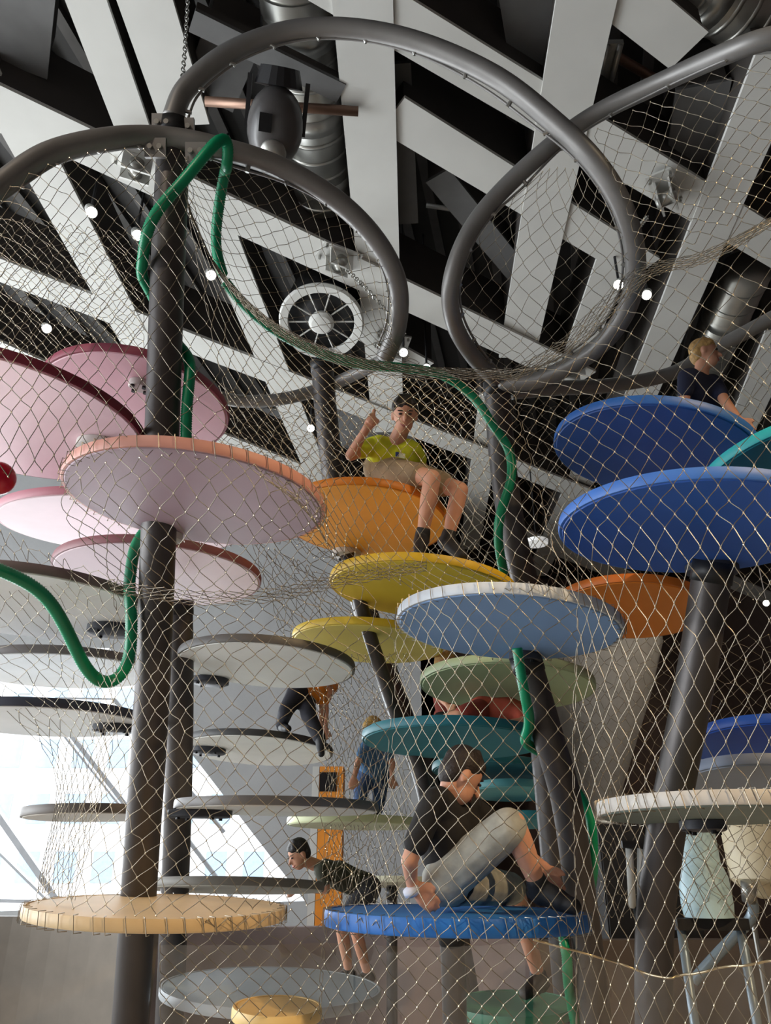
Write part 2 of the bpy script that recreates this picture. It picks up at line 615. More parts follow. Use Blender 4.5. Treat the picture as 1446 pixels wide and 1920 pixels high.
# moving-head spotlight
c = PZ(516, 238, 7.2)
t = thing('moving_head_light', c, 'black moving-head stage light hanging in front of the spiral duct', 'lamp')
v = (CAM - c).normalized()
r_ = v.cross(Z).normalized()
u_ = r_.cross(v).normalized()
mb = MB()
mb.lathe(c - v * .02, r_ * 1.12, u_ * 1.5, v, [(.02, -.2), (.15, -.17), (.21, -.05), (.2, .08), (.14, .17), (.04, .2)], 24)
smooth_by_angle(mb.build('head', mat('lamp_shell', (74, 72, 72), .3), t), 60)
MB().cyl(c + v * .08 - u_ * .17, c + v * .17 - u_ * .2, .12, .1, n=24).build('lens', M_galv, t, True)
MB().box(c + v * .13 + r_ * .08 + u_ * .02, r_ * .05, u_ * .07, v * .06).build('vent_grille', M_bolt, t)
for k in (-1, 1):
    MB().box(c + r_ * .235 * k + u_ * .16 - v * .08, r_ * .018, u_ * .2, v * .05).build('yoke_arm', M_dark, t)
MB().cyl(c + u_ * .3 - v * .1, c + u_ * .44 - v * .1, .2, .16, n=20).build('base', M_dark, t)
MB().cyl(c + u_ * .4 - v * .1, PZ(516, 199, 7.96), .03, n=10).build('clamp_rod', M_dark, t, True)

# ventilation wheel (white ring with spokes)
c = PZ(603, 603, 7.8)
t = thing('ventilation_fan', c, 'white round spoked ventilation outlet under the roof', 'ventilator')
nrm = Vector((0.0, -.35, -1)).normalized()
x_ = Vector((1, 0, 0))
y_ = nrm.cross(x_).normalized()
smooth_by_angle(MB().lathe(c, x_, y_, nrm, [(.41, 0), (.42, .04), (.51, .05), (.53, 0), (.51, -.05), (.42, -.04)], 40, True).build('rim_ring', M_white, t))
smooth_by_angle(MB().lathe(c, x_, y_, nrm, [(.02, .1), (.12, .08), (.16, .03), (.14, -.03), (.02, -.05)], 24).build('hub', M_white, t))
for i in range(10):
    a = 2 * math.pi * i / 10
    d = x_ * math.cos(a) + y_ * math.sin(a)
    MB().cyl(c + d * .12, c + d * .43, .01, n=6).build('spoke', M_zinc, t)
MB().cyl(c - nrm * .06, c - nrm * .5, .44, n=28).build('housing', M_dark, t, True)

# small lit spotlights under the roof
SPOTS = [(172, 398, 'on the window side of the thick hose pole'), (258, 441, 'close against the thick hose pole under the wide hoop'), (88, 616, 'above the large pink platform'),
         (396, 516, 'beside the lower end of the short green hose drop'), (757, 661, 'at the lower end of the middle hoop'), (800, 690, 'next in line after the lamp at the hoop end'),
         (1160, 534, 'inside the looping pipe near the large hoop'), (1213, 553, 'just outside the bend of the large hoop'), (583, 803, 'behind the far grey pole'), (1437, 1131, 'far off beyond the thick leaning pole')]
for (px, py, lab) in SPOTS:
    c = PZ(px, py, 7.6) if py < 1000 else P(px, py, 14)
    t = thing('spotlight', c, 'small lit ceiling spotlight ' + lab, 'lamp', 'lit ceiling spotlights')
    v = (Vector((0.3, 3.5, 1.5)) - c).normalized()
    v = (v + (CAM - c).normalized()).normalized()
    MB().cyl(c - v * .2, c, .05, .06, n=14).build('lamp_body', M_zinc, t, True)
    MB().cyl(c, c + v * .01, .052, n=14).build('lens', M_lamp, t, True)
    MB().cyl(c - v * .1, c - v * .1 + Z * (DK - c.z), .015, n=6).build('stem', M_dark, t)
c = P(1006, 1016, 13)
t = thing('pendant_lamp', c, 'flat round white lamp hanging beyond the curved pole', 'lamp')
smooth_by_angle(MB().lathe(c, RX, Vector((0, 1, 0)), Z, [(.05, -.05), (.19, -.04), (.2, .02), (.05, .06)], 28).build('shade', mat('lamp_white', (240, 240, 238), .4, emit=.5), t))
MB().cyl(c + Z * .05, c + Z * 2.2, .012, n=6).build('cord', M_dark, t)

# ================================================================== POLES
ROUND = []        # (path, radius) of poles and hoops
def pole(pts, r, label, floor=True, group=None):
    w = [P(*p) for p in pts]
    if floor:
        e = w[-1]
        d = w[-1] - w[-2]
        d = d / abs(d.z) if abs(d.z) > 1e-3 else Vector((0, 0, -1))
        w.append(Vector((e.x + d.x * e.z * .5, e.y + d.y * e.z * .5, 0)))
    t = thing('climbing_pole', w[-1] if floor else w[0], label, 'pole', group)
    path = spline(w, 10)
    ROUND.append((path, r * 1.07))
    MB().tube(path, r, 20).build('pole_tube', M_pole, t, True)
    if floor:
        MB().cyl(w[-1], w[-1] + Z * .02, r * 2, n=24).build('foot_plate', M_pole, t)
    a, d = path[0], (path[0] - path[1]).normalized()
    MB().cyl(a - d * .08, a + d * .012, r * 1.06, n=20).build('end_collar', M_dark, t, True)
    return t


P1 = pole([(327, 235, 4.15), (314, 520, 4.05), (303, 840, 3.95), (297, 1010, 3.9), (285, 1300, 3.88), (265, 1600, 3.85), (243, 1920, 3.82)], .088, 'thick grey pole beside the green hose, topped by the hoops')
t = P1
pole([(336, 1130, 4.9), (337, 1300, 4.8), (332, 1550, 4.75), (318, 1900, 4.7)], .085, 'dark pole standing close behind the thick hose pole')
pole([(652, 1042, 4.9), (690, 1180, 4.9), (742, 1335, 4.9), (800, 1500, 4.9)], .045, 'thin leaning pole under the orange platform')
pole([(604, 680, 6.2), (612, 780, 6.1), (628, 912, 6.0), (650, 1030, 5.9), (700, 1190, 5.8), (752, 1340, 5.8), (812, 1520, 5.8)], .09, 'grey pole behind the orange platform with hoop on top')
pole([(932, 720, 5.0), (942, 860, 4.95), (962, 1000, 4.9), (990, 1120, 4.9), (1010, 1300, 4.9)], .085, 'curved grey pole wound by green hose behind the blue platforms')
pole([(985, 1232, 3.95), (1025, 1370, 3.9), (1062, 1500, 3.9), (1085, 1650, 3.9), (1105, 1800, 3.9)], .078, 'leaning dark pole under the light blue platform')
pole([(1338, 1058, 3.35), (1308, 1250, 3.35), (1270, 1450, 3.35), (1243, 1600, 3.35), (1226, 1820, 3.35)], .082, 'thick leaning pole under the cobalt blue platform')
pole([(845, 1735, 3.75), (850, 1800, 3.75), (853, 1910, 3.75)], .06, 'short blue grey post below the bright blue bench platform')

pole([(735, 1667, 7.0), (735, 1700, 7.0)], .05, 'slim far post under the small white platform')

# plates on the top of the left pole
for (px, py, dd) in [(305, 232, 4.08), (345, 240, 4.1), (292, 278, 4.0), (368, 286, 4.0)]:
    c = P(px, py, dd)
    cpl = MB().box(c, RX * .055, UP * .05, FW * .012).build('clamp_plate', M_pipe, P1)
    for k in (-1, 1):
        sub(MB().cyl(c + RX * .025 * k - FW * .03, c + RX * .025 * k, .014, n=8).build('bolt', M_galv), cpl)


# ================================================================== HOOPS
def hoop(pts, r, label, rail=True, rail_dir=None):
    w = spline([P(*p) for p in pts], 12)
    t = thing('hoop_pipe', w[0], label, 'pipe')
    ROUND.append((w, r))
    MB().tube(w, r, 18).build('bent_tube', M_pipe, t, True)
    if rail:
        ctr = sum(w, Vector()) / len(w)
        q = []
        for p in w:
            d = (ctr - p).normalized()
            q.append(p + d * (r + .022))
        MB().tube(q, .007, 6).build('lacing_rail', M_pipe, t, True)
        for i in range(4, len(w) - 2, 9):
            d = (ctr - w[i]).normalized()
            MB().cyl(w[i] + d * r * .8, w[i] + d * (r + .03), .012, n=8).build('rail_clip', M_galv, t)
    return t


hoop([(322, 225, 4.15), (350, 165, 4.2), (430, 100, 4.25), (540, 60, 4.3), (660, 55, 4.3), (790, 82, 4.25), (930, 145, 4.15), (1040, 230, 4.05), (1120, 310, 4.0), (1172, 400, 4.05), (1192, 500, 4.2), (1170, 590, 4.4), (1110, 660, 4.6), (1020, 708, 4.8), (940, 722, 4.95)], .056, 'large upper hoop of bent grey pipe rising from the pole top')
hoop([(-60, 400, 3.5), (0, 350, 3.6), (90, 290, 3.75), (200, 262, 3.9), (300, 258, 4.05), (400, 275, 4.1), (520, 312, 4.2), (630, 375, 4.3), (705, 450, 4.4), (745, 530, 4.5), (745, 610, 4.65), (722, 670, 4.8)], .058, 'wide hoop of grey pipe fixed across the pole top')
hoop([(1500, 60, 3.5), (1400, 85, 3.6), (1250, 150, 3.95), (1100, 225, 4.19), (980, 320, 4.26), (890, 420, 4.28), (848, 520, 4.3), (850, 600, 4.45), (885, 665, 4.7), (932, 715, 4.95)], .05, 'narrow looping pipe that crosses the large hoop')
hoop([(385, 738, 6.0), (450, 752, 6.1), (530, 748, 6.15), (604, 728, 6.2), (665, 702, 6.1), (720, 675, 5.9)], .05, 'far low curved pipe between the grey poles', False)
hoop([(960, 735, 5.0), (1040, 728, 5.1), (1150, 722, 5.3), (1260, 700, 5.4), (1340, 655, 5.4), (1460, 590, 5.3)], .05, 'curved pipe running behind the navy shirt person', False)


# ================================================================== GREEN HOSES
def hose(pts, r, label):
    w = spline([P(*p) for p in pts], 40)
    # resample at even steps so that the ribs are even
    L = [0]
    for a, b in zip(w, w[1:]):
        L.append(L[-1] + (b - a).length)
    n = int(L[-1] / .0065)
    out, j = [], 0
    for i in range(n + 1):
        s = L[-1] * i / n
        while j < len(L) - 2 and L[j + 1] < s:
            j += 1
        k = (s - L[j]) / max(1e-6, L[j + 1] - L[j])
        out.append(w[j].lerp(w[j + 1], k))
    O = np.array([tuple(p) for p in out])
    for it in range(20):
        for k in range(12):
            O[1:-1] = .5 * O[1:-1] + .25 * (O[:-2] + O[2:])
        for path, pr in ROUND:
            Q = np.array([tuple(p) for p in path])
            A, B = Q[:-1], Q[1:] - Q[:-1]
            k = np.clip(((O[:, None] - A) * B).sum(2) / (B * B).sum(1), 0, 1)
            near = A + B * k[..., None]
            dist = np.linalg.norm(O[:, None] - near, axis=2)
            j = dist.argmin(1)
            c_ = near[np.arange(len(O)), j]
            d_ = dist[np.arange(len(O)), j]
            need = pr + r * 1.1 + .004
            hit = d_ < need
            O[hit] = c_[hit] + (O[hit] - c_[hit]) / d_[hit, None] * need
    out = [Vector(p) for p in O.tolist()]
    rr = [r * (1.06 if i % 2 else .93) for i in range(len(out))]
    return tag(MB().tube(out, rr, 10).build('green_hose', M_hose, None, True), label, 'hose')


hose([(418, 515, 4.3), (404, 462, 4.35), (410, 390, 4.3), (424, 310, 4.2), (432, 268, 4.05), (415, 255, 3.95), (385, 290, 3.9), (335, 350, 3.88), (290, 400, 3.88), (270, 455, 3.92), (276, 520, 4.05), (305, 600, 4.25), (340, 670, 4.05), (348, 770, 3.95), (346, 860, 3.95), (330, 930, 4.12),
      (262, 1005, 4.05), (247, 1060, 3.9), (247, 1140, 3.8), (246, 1200, 3.78), (241, 1250, 3.75), (208, 1288, 3.7), (165, 1262, 3.6), (125, 1180, 3.5), (80, 1110, 3.4), (0, 1068, 3.3), (-60, 1050, 3.2)], .029, 'green ribbed hose wound round the thick pole and looping off')
hose([(422, 528, 4.2), (465, 580, 4.25), (540, 635, 4.3), (650, 678, 4.4), (760, 690, 4.6), (830, 702, 4.75), (890, 745, 4.8), (922, 795, 4.75), (955, 840, 4.8), (960, 900, 4.72), (938, 960, 4.7), (934, 1015, 4.7), (945, 1075, 4.75)], .029, 'green hose following the net edge then the curved pole')
hose([(970, 1215, 3.8), (978, 1270, 3.78), (990, 1330, 3.76), (1012, 1400, 3.95), (1060, 1450, 4.1), (1108, 1530, 4.0), (1110, 1600, 3.95), (1098, 1690, 3.95), (1096, 1780, 3.9), (1096, 1930, 3.88)], .026, 'green hose winding down the leaning dark pole')

# ================================================================== PLATFORMS
M_plate = mat('bracket_plate', (205, 203, 198), .5, .2)
M_navy = mat('bracket_navy', (52, 54, 62), .5, .2)


def platform(label, cx, cy, a, b, rot, d, under, rim, top=None, below=True, th=.05, bracket=None, rim_rough=.5, oval=1.0):
    """disc whose visible face shows as the ellipse (cx,cy,a,b,rot) at depth d"""
    v = ray(cx, cy).normalized()
    ph = math.radians(rot)
    m1 = RX * math.cos(ph) - UP * math.sin(ph)
    m1 = (m1 - v * m1.dot(v)).normalized()
    m2 = -RX * math.sin(ph) - UP * math.cos(ph)
    m2 = (m2 - v * m2.dot(v) - m1 * m2.dot(m1)).normalized()
    cc = min(.98, b / a)
    ss = math.sqrt(1 - cc * cc)
    n = (v * cc - m2 * ss) if below else (-v * cc - m2 * ss)   # upward normal
    n.normalize()
    c0 = P(cx, cy, d)
    R = a * d / FPX
    c = c0 + n * (th / 2 if below else -th / 2)                # slab centre
    x = m1
    y = n.cross(x).normalized()
    t = thing('climbing_platform', c, label, 'platform')
    mu = mat('vinyl_%d_%d_%d' % under, under, .55, 0, .05, 3, .05, 25)
    mr = mat('edge_%d_%d_%d' % rim, rim, rim_rough, 0, .05, 4)
    h = th / 2
    bo = MB().lathe(c, x, y, n, [(R * .02, -h), (R * .5, -h), (R - .02, -h), (R - .012, -h + .01), (R - .012, h - .01), (R - .02, h), (R * .5, h), (R * .02, h)], 72)
    smooth_by_angle(bo.build('board', mu, t), 35)
    e = MB().lathe(c, x, y, n, [(R - .014, -h + .004), (R - .004, -h + .004), (R, -h + .012), (R, h - .012), (R - .004, h + .002), (R - .014, h + .002)], 72, True)
    smooth_by_angle(e.build('edge_band', mr, t), 50)
    if bracket:
        px, py, w, mk = bracket
        # bracket plate hanging under the board where the picture shows it
        rr = ray(px, py)
        tt = (c - n * (h + .02) - CAM).dot(n) / rr.dot(n)
        q = CAM + rr * tt
        wm = w * tt / FPX / 2
        mkm = M_navy if mk == 'dark' else M_plate
        smooth_by_angle(MB().lathe(q, x, y * .8, n, [(wm * .9, -.022), (wm, -.016), (wm, .018), (wm * .9, .02)], 28).build('mounting_plate', mkm, t))
        pl = [ch for ch in t.children if ch.name.startswith('mounting_plate')][0]
        for k in range(4):
            an = k * math.pi / 2 + .6
            s = q + (x * math.cos(an) + y * .8 * math.sin(an)) * wm * .75 - n * .022
            sub(MB().cyl(s, s - n * .012, .012, n=8).build('bolt', M_bolt), pl)
    t['R'] = R
    del t['R']
    t_info = (c, x, y, n, R, h)
    PLAT[label] = t_info
    return t


PLAT = {}
platform('mauve platform with salmon edge on the thick hose pole', 368, 944, 241, 83, 9, 3.55, (180, 156, 170), (222, 160, 146), bracket=(305, 1005, 74, 'light'))
platform('large pink platform with dark maroon edge beside the red ball', 5, 795, 262, 100, 16, 3.9, (238, 204, 212), (128, 42, 62), bracket=(205, 845, 120, 'light'))
platform('pink platform behind the thick pole with rose edge', 254, 765, 173, 88, 14, 4.5, (234, 192, 203), (150, 70, 88), bracket=(262, 722, 40, 'light'))
platform('pale pink platform half hidden under the mauve one', 230, 992, 218, 52, 5, 4.9, (240, 214, 220), (188, 120, 132))
platform('dusty pink platform with brownish edge under the mauve one', 298, 1084, 190, 55, 6, 4.8, (236, 214, 220), (142, 88, 92))
platform('light grey platform with taupe edge and dark bracket by the hose loop', 50, 1142, 222, 58, 7, 4.1, (236, 236, 236), (116, 104, 100), bracket=(215, 1182, 100, 'dark'))
platform('thin white platform with grey edge behind the hose loop', 115, 1262, 175, 31, 3, 4.9, (244, 244, 244), (128, 122, 122))
platform('white platform with navy edge against the bright window', 85, 1357, 185, 26, 3, 4.5, (240, 242, 244), (70, 72, 88), bracket=(215, 1366, 80, 'dark'))
platform('grey white platform with charcoal edge above the crouching trouser wearer', 500, 1252, 166, 40, 5, 4.9, (236, 238, 236), (96, 94, 92), bracket=(394, 1277, 70, 'dark'))
platform('white platform with black edge under the trouser wearer', 482, 1410, 142, 26, 4, 6.2, (244, 244, 240), (66, 66, 66), bracket=(390, 1408, 66, 'dark'))
platform('grey edged platform seen edge-on beside the dark pole', 520, 1522, 190, 9, 1, 4.6, (236, 238, 236), (124, 122, 122), bracket=(375, 1526, 120, 'dark'))
platform('slim taupe edged platform in front of the window', 168, 1534, 122, 8, 0, 4.4, (226, 222, 216), (112, 106, 102))
platform('cream platform seen from just above at the thick pole', 298, 1697, 237, 21, .5, 3.45, (226, 200, 160), (214, 186, 142), below=False, th=.05)
platform('grey blue platform under the cream one, seen from above', 510, 1848, 205, 34, 1, 4.3, (150, 162, 168), (168, 174, 178), below=False)
platform('small pale orange platform below the grey blue one', 520, 1886, 84, 18, 0, 3.3, (232, 196, 130), (238, 206, 140), below=False)  # pale orange disc set at the lower rim of the grey blue one
platform('pale lime platform seen edge-on behind the olive shirt person', 668, 1550, 130, 7, 1, 5.6, (222, 226, 190), (200, 206, 160))
platform('orange platform under the person in the yellow shirt', 684, 982, 157, 66, 4, 4.85, (250, 176, 62), (206, 120, 22), bracket=(650, 1038, 54, 'light'))
platform('mustard yellow platform below the sitting person', 792, 1112, 176, 52, 5, 4.6, (222, 192, 54), (206, 168, 30))
platform('pale yellow platform under the mustard one', 690, 1211, 143, 35, 4, 5.2, (240, 222, 120), (226, 196, 60))
platform('light blue platform with white edge laced to the net', 952, 1183, 210, 60, 3, 3.6, (124, 158, 204), (206, 214, 224), bracket=(985, 1232, 60, 'dark'))
platform('pale green platform under the light blue one', 950, 1292, 163, 44, 1, 4.7, (176, 192, 150), (160, 176, 140))
platform('teal platform below the pale green one', 850, 1395, 172, 31, 1, 4.5, (42, 130, 142), (40, 120, 134))
platform('dark teal platform behind the leaning dark pole', 930, 1452, 120, 20, 2, 5.5, (30, 100, 112), (34, 110, 118))
platform('pale aqua platform behind the black shirt person', 960, 1490, 85, 14, 0, 5.4, (110, 176, 180), (80, 150, 156))
platform('aqua platform seen edge-on behind the raised knee', 985, 1545, 80, 10, 0, 5.6, (60, 140, 150), (60, 140, 150))
platform('orange brown platform behind the thick leaning pole', 1182, 1149, 142, 53, -1, 4.6, (226, 128, 34), (196, 104, 26))
platform('cobalt blue platform on the thick leaning pole', 1300, 1000, 247, 86, -3, 3.4, (44, 94, 182), (70, 122, 206), bracket=(1335, 1068, 95, 'dark'))
platform('dark blue platform under the navy shirt person', 1224, 852, 184, 84, 4, 4.25, (30, 76, 146), (38, 92, 166))
platform('turquoise platform above the cobalt one', 1482, 890, 168, 72, -22, 3.75, (24, 128, 134), (44, 170, 172))
platform('royal blue platform low behind the thick leaning pole', 1440, 1402, 140, 40, -2, 4.1, (28, 80, 176), (24, 72, 160))
platform('blue grey platform close behind the white edged one', 1420, 1470, 135, 32, -1, 3.7, (140, 150, 166), (120, 130, 150))
platform('grey green platform with white edge at the thick leaning pole', 1345, 1532, 218, 17, -1, 3.0, (110, 124, 120), (206, 202, 196), th=.052, bracket=(1318, 1548, 84, 'dark'))
platform('bright blue platform that the black shirt person sits on', 855, 1708, 246, 12, 1, 3.45, (40, 120, 200), (34, 110, 196), below=False, th=.065)
platform('green platform under the hanging foot', 962, 1880, 116, 22, 1, 4.25, (64, 128, 100), (70, 140, 110), below=False)
platform('pale plank platform behind the cream one', 440, 1670, 168, 7, 1, 4.95, (200, 196, 186), (120, 116, 108))
platform('white cushion-like platform behind the blue bench', 730, 1660, 90, 5, 0, 7.0, (226, 224, 200), (216, 214, 190))

# red ball at the left edge
c = P(-4, 897, 2.9)
t = thing('red_ball', c, 'glossy crimson ball in front of the large pink platform', 'ball')
mb = MB()
mb.lathe(c, RX, FW, UP, [(.064 * math.sin(math.pi * i / 16) + .0005, -.064 * math.cos(math.pi * i / 16)) for i in range(17)], 28)
mb.build('ball', mat('crimson_gloss', (196, 8, 48), .2), t, True)
MB().cyl(c - RX * .06, c - RX * .16, .012, n=10).build('stem', M_dark, t, True)


# ================================================================== CABLE NETS
def cat_rom(A, n):
    """A (m,k,3) -> interpolated along axis 0 at n+1 samples of even spacing"""
    m = A.shape[0]
    gap = np.linalg.norm(np.diff(A, axis=0), axis=2).mean(1)
    cum = np.concatenate([[0], np.cumsum(gap)])
    e = np.concatenate([2 * A[:1] - A[1:2], A, 2 * A[-1:] - A[-2:-1]], 0)
    s = np.interp(np.linspace(0, cum[-1], n + 1), cum, np.arange(m))
    i = np.clip(s.astype(int), 0, m - 2)
    t = (s - i)[:, None, None]
    p0, p1, p2, p3 = e[i], e[i + 1], e[i + 2], e[i + 3]
    return .5 * (2 * p1 + (p2 - p0) * t + (2 * p0 - 5 * p1 + 4 * p2 - p3) * t ** 2 + (3 * p1 - p0 - 3 * p2 + p3) * t ** 3)


def bilinear(G, u, v):
    """G (nv,nu,3), u,v in 0..1"""
    nv, nu = G.shape[:2]
    x = np.clip(u, 0, 1) * (nu - 1)
    y = np.clip(v, 0, 1) * (nv - 1)
    i = np.minimum(x.astype(int), nu - 2)
    j = np.minimum(y.astype(int), nv - 2)
    a = (x - i)[..., None]
    b = (y - j)[..., None]
    return (G[j, i] * (1 - a) + G[j, i + 1] * a) * (1 - b) + (G[j + 1, i] * (1 - a) + G[j + 1, i + 1] * a) * b


def net(label, rows, wires, halfrows, r=.0017, jit=.09, seg=5, ferr=True, sag=0.0):
    A = np.array([[tuple(P(*p)) for p in row] for row in rows], dtype=float)
    S = cat_rom(A, max(24, halfrows))
    S = np.swapaxes(cat_rom(np.swapaxes(S, 0, 1), max(24, wires)), 0, 1)
    nk = wires + 1
    nf = halfrows * seg + 1
    # per node jitter shared by the two wires that meet there, interpolated between nodes
    J = rng.normal(0, jit, (halfrows + 1, nk + 2, 2))
    V, Q, F = [], [], []
    fv, fq = [], []
    base = 0
    tt = np.arange(nf) / seg
    ri = np.minimum(tt.astype(int), halfrows - 1)
    rf = tt - ri
    w = rf * rf * (3 - 2 * rf)
    for k in range(nk):
        ph = np.cos(np.pi * (tt + k))
        sh = np.arcsin(.96 * ph) / math.asin(.96)      # straight sides, short bends at the sleeves
        node = lambda r_: np.where((r_ + k) % 2 == 0, k + 1, k)   # index of the meeting point
        n0, n1 = node(ri), node(ri + 1)
        j0 = J[ri, n0]
        j1 = J[np.minimum(ri + 1, halfrows), n1]
        jj = j0 * (1 - w)[:, None] + j1 * w[:, None]
        u = (k + .5 * sh + jj[:, 0]) / wires
        v = (tt + jj[:, 1] * .8) / halfrows
        p = bilinear(S, u, v)
        T = np.gradient(p, axis=0)
        T /= np.linalg.norm(T, axis=1)[:, None] + 1e-9
        ref = p - np.array(CAM)
        X = np.cross(T, ref)
        X /= np.linalg.norm(X, axis=1)[:, None] + 1e-9
        Y = np.cross(T, X)
        ring = [p + (X * math.cos(a) + Y * math.sin(a)) * r for a in (0.5, 0.5 + 2.094, 0.5 + 4.189)]
        V.append(np.stack(ring, 1).reshape(-1, 3))
        idx = base + np.arange(nf - 1)[:, None] * 3
        for a in range(3):
            b = (a + 1) % 3
            Q.append(np.concatenate([idx + a, idx + b, idx + 3 + b, idx + 3 + a], 1))
        base += nf * 3
        if ferr and k < nk - 1:
            rr = np.arange(halfrows + 1)
            rr = rr[(rr + k) % 2 == 0]
            q = p[rr * seg]
            tq = T[rr * seg]
            xq, yq = X[rr * seg], Y[rr * seg]
            for c_, t_, x_, y_ in zip(q, tq, xq, yq):
                n0 = len(fv) * 6
                fv.append(np.array([c_ + t_ * r * 3.6, c_ - t_ * r * 3.6, c_ + x_ * r * 2, c_ - x_ * r * 2, c_ + y_ * r * 2, c_ - y_ * r * 2]))
                fq += [(n0 + a, n0 + b, n0 + c2) for a, b, c2 in ((0, 2, 4), (0, 4, 3), (0, 3, 5), (0, 5, 2), (1, 4, 2), (1, 3, 4), (1, 5, 3), (1, 2, 5))]
    t = thing('cable_net', P(*rows[-1][len(rows[-1]) // 2]), label, 'net')
    np_obj('wire_mesh', np.concatenate(V), np.concatenate(Q), M_cable, t)['kind'] = 'stuff'
    if ferr:
        np_obj('crimp_sleeve', np.concatenate(fv), np.array(fq), M_ferrule, t, False)['kind'] = 'stuff'
    return t


# front right: from the saddle band down over the blue platforms to the floor side
net('golden steel cable net hanging over the cobalt and dark blue platforms', [
    [(955, 700, 3.9), (1060, 625, 3.75), (1180, 520, 3.6), (1310, 455, 3.3), (1470, 375, 3.0)],
    [(975, 780, 3.6), (1075, 735, 3.45), (1190, 680, 3.3), (1320, 640, 3.0), (1475, 590, 2.75)],
    [(1010, 900, 3.35), (1100, 880, 3.1), (1220, 860, 2.9), (1340, 850, 2.75), (1475, 840, 2.55)],
    [(1030, 1010, 3.15), (1110, 1000, 2.85), (1230, 1000, 2.65), (1350, 1000, 2.52), (1475, 1000, 2.42)],
    [(1080, 1130, 3.05), (1150, 1130, 2.85), (1250, 1130, 2.65), (1360, 1130, 2.5), (1475, 1130, 2.4)],
    [(1075, 1320, 2.95), (1150, 1320, 2.8), (1250, 1320, 2.65), (1360, 1320, 2.5), (1475, 1320, 2.4)],
    [(1075, 1520, 2.9), (1150, 1520, 2.75), (1250, 1520, 2.6), (1360, 1520, 2.5), (1475, 1520, 2.4)],
    [(1080, 1720, 2.85), (1150, 1720, 2.72), (1250, 1720, 2.6), (1360, 1720, 2.5), (1475, 1720, 2.4)],
    [(1080, 1960, 2.8), (1150, 1960, 2.7), (1250, 1960, 2.6), (1360, 1960, 2.5), (1475, 1960, 2.4)]], 23, 46)
net('cable net from the light blue platform edge down past the black shirt person', [
    [(742, 1160, 3.4), (800, 1128, 3.2), (880, 1115, 3.1), (960, 1114, 3.05), (1085, 1128, 3.05)],
    [(742, 1230, 3.35), (810, 1220, 3.15), (890, 1215, 3.0), (970, 1215, 2.98), (1083, 1220, 3.0)],
    [(735, 1400, 3.3), (810, 1400, 3.1), (890, 1400, 2.95), (980, 1400, 2.92), (1078, 1400, 2.95)],
    [(700, 1560, 3.2), (790, 1560, 3.05), (885, 1560, 2.9), (985, 1560, 2.88), (1078, 1560, 2.9)],
    [(640, 1712, 3.05), (760, 1722, 2.92), (870, 1726, 2.83), (985, 1724, 2.8), (1082, 1720, 2.85)]], 20, 24)
net('cable net below the bright blue platform', [
    [(612, 1712, 3.2), (740, 1730, 2.95), (860, 1735, 2.84), (980, 1732, 2.8), (1082, 1722, 2.85)],
    [(600, 1830, 3.2), (730, 1840, 3.0), (860, 1840, 2.9), (980, 1840, 2.85), (1082, 1840, 2.82)],
    [(600, 1960, 3.2), (730, 1960, 3.0), (860, 1960, 2.9), (980, 1960, 2.85), (1082, 1960, 2.8)]], 26, 10)
# left: below the wide hoop down to the pink platforms
net('cable net hanging from the wide hoop over the pink platforms', [
    [(-60, 415, 3.4), (60, 322, 3.6), (190, 282, 3.8), (300, 280, 3.95), (352, 285, 4.0)],
    [(-60, 520, 3.2), (60, 460, 3.35), (190, 430, 3.55), (300, 420, 3.7), (372, 430, 3.8)],
    [(-60, 660, 2.95), (60, 640, 3.05), (190, 625, 3.25), (300, 620, 3.4), (400, 640, 3.5)],
    [(-60, 790, 2.85), (60, 770, 2.9), (190, 760, 3.05), (310, 760, 3.2), (440, 790, 3.3)],
    [(-60, 900, 2.8), (50, 890, 2.85), (170, 870, 2.95), (320, 855, 3.03), (470, 880, 3.15)]], 26, 26)
net('gathered cable net hanging inside the half of the wide hoop near the fan', [
    [(352, 288, 4.05), (450, 312, 4.15), (560, 350, 4.25), (660, 420, 4.35), (728, 510, 4.45), (735, 610, 4.6)],
    [(350, 340, 4.0), (430, 420, 4.1), (530, 490, 4.2), (620, 560, 4.3), (700, 610, 4.45), (740, 645, 4.6)],
    [(352, 392, 3.9), (415, 510, 3.95), (510, 600, 4.05), (620, 658, 4.2), (720, 684, 4.4), (800, 690, 4.6)]], 30, 16)
net('dense folded band of cable net sweeping under the hoops', [
    [(345, 360, 4.0), (395, 480, 4.0), (490, 585, 4.1), (610, 650, 4.2), (740, 682, 4.4), (860, 690, 4.6), (960, 690, 4.7)],
    [(352, 385, 3.7), (408, 505, 3.75), (500, 602, 3.85), (615, 664, 3.95), (740, 694, 4.1), (860, 700, 4.25), (960, 702, 4.3)],
    [(355, 400, 3.5), (418, 525, 3.55), (508, 618, 3.62), (620, 680, 3.7), (740, 708, 3.8), (860, 712, 3.9), (965, 712, 4.0)]], 60, 14, jit=.2)
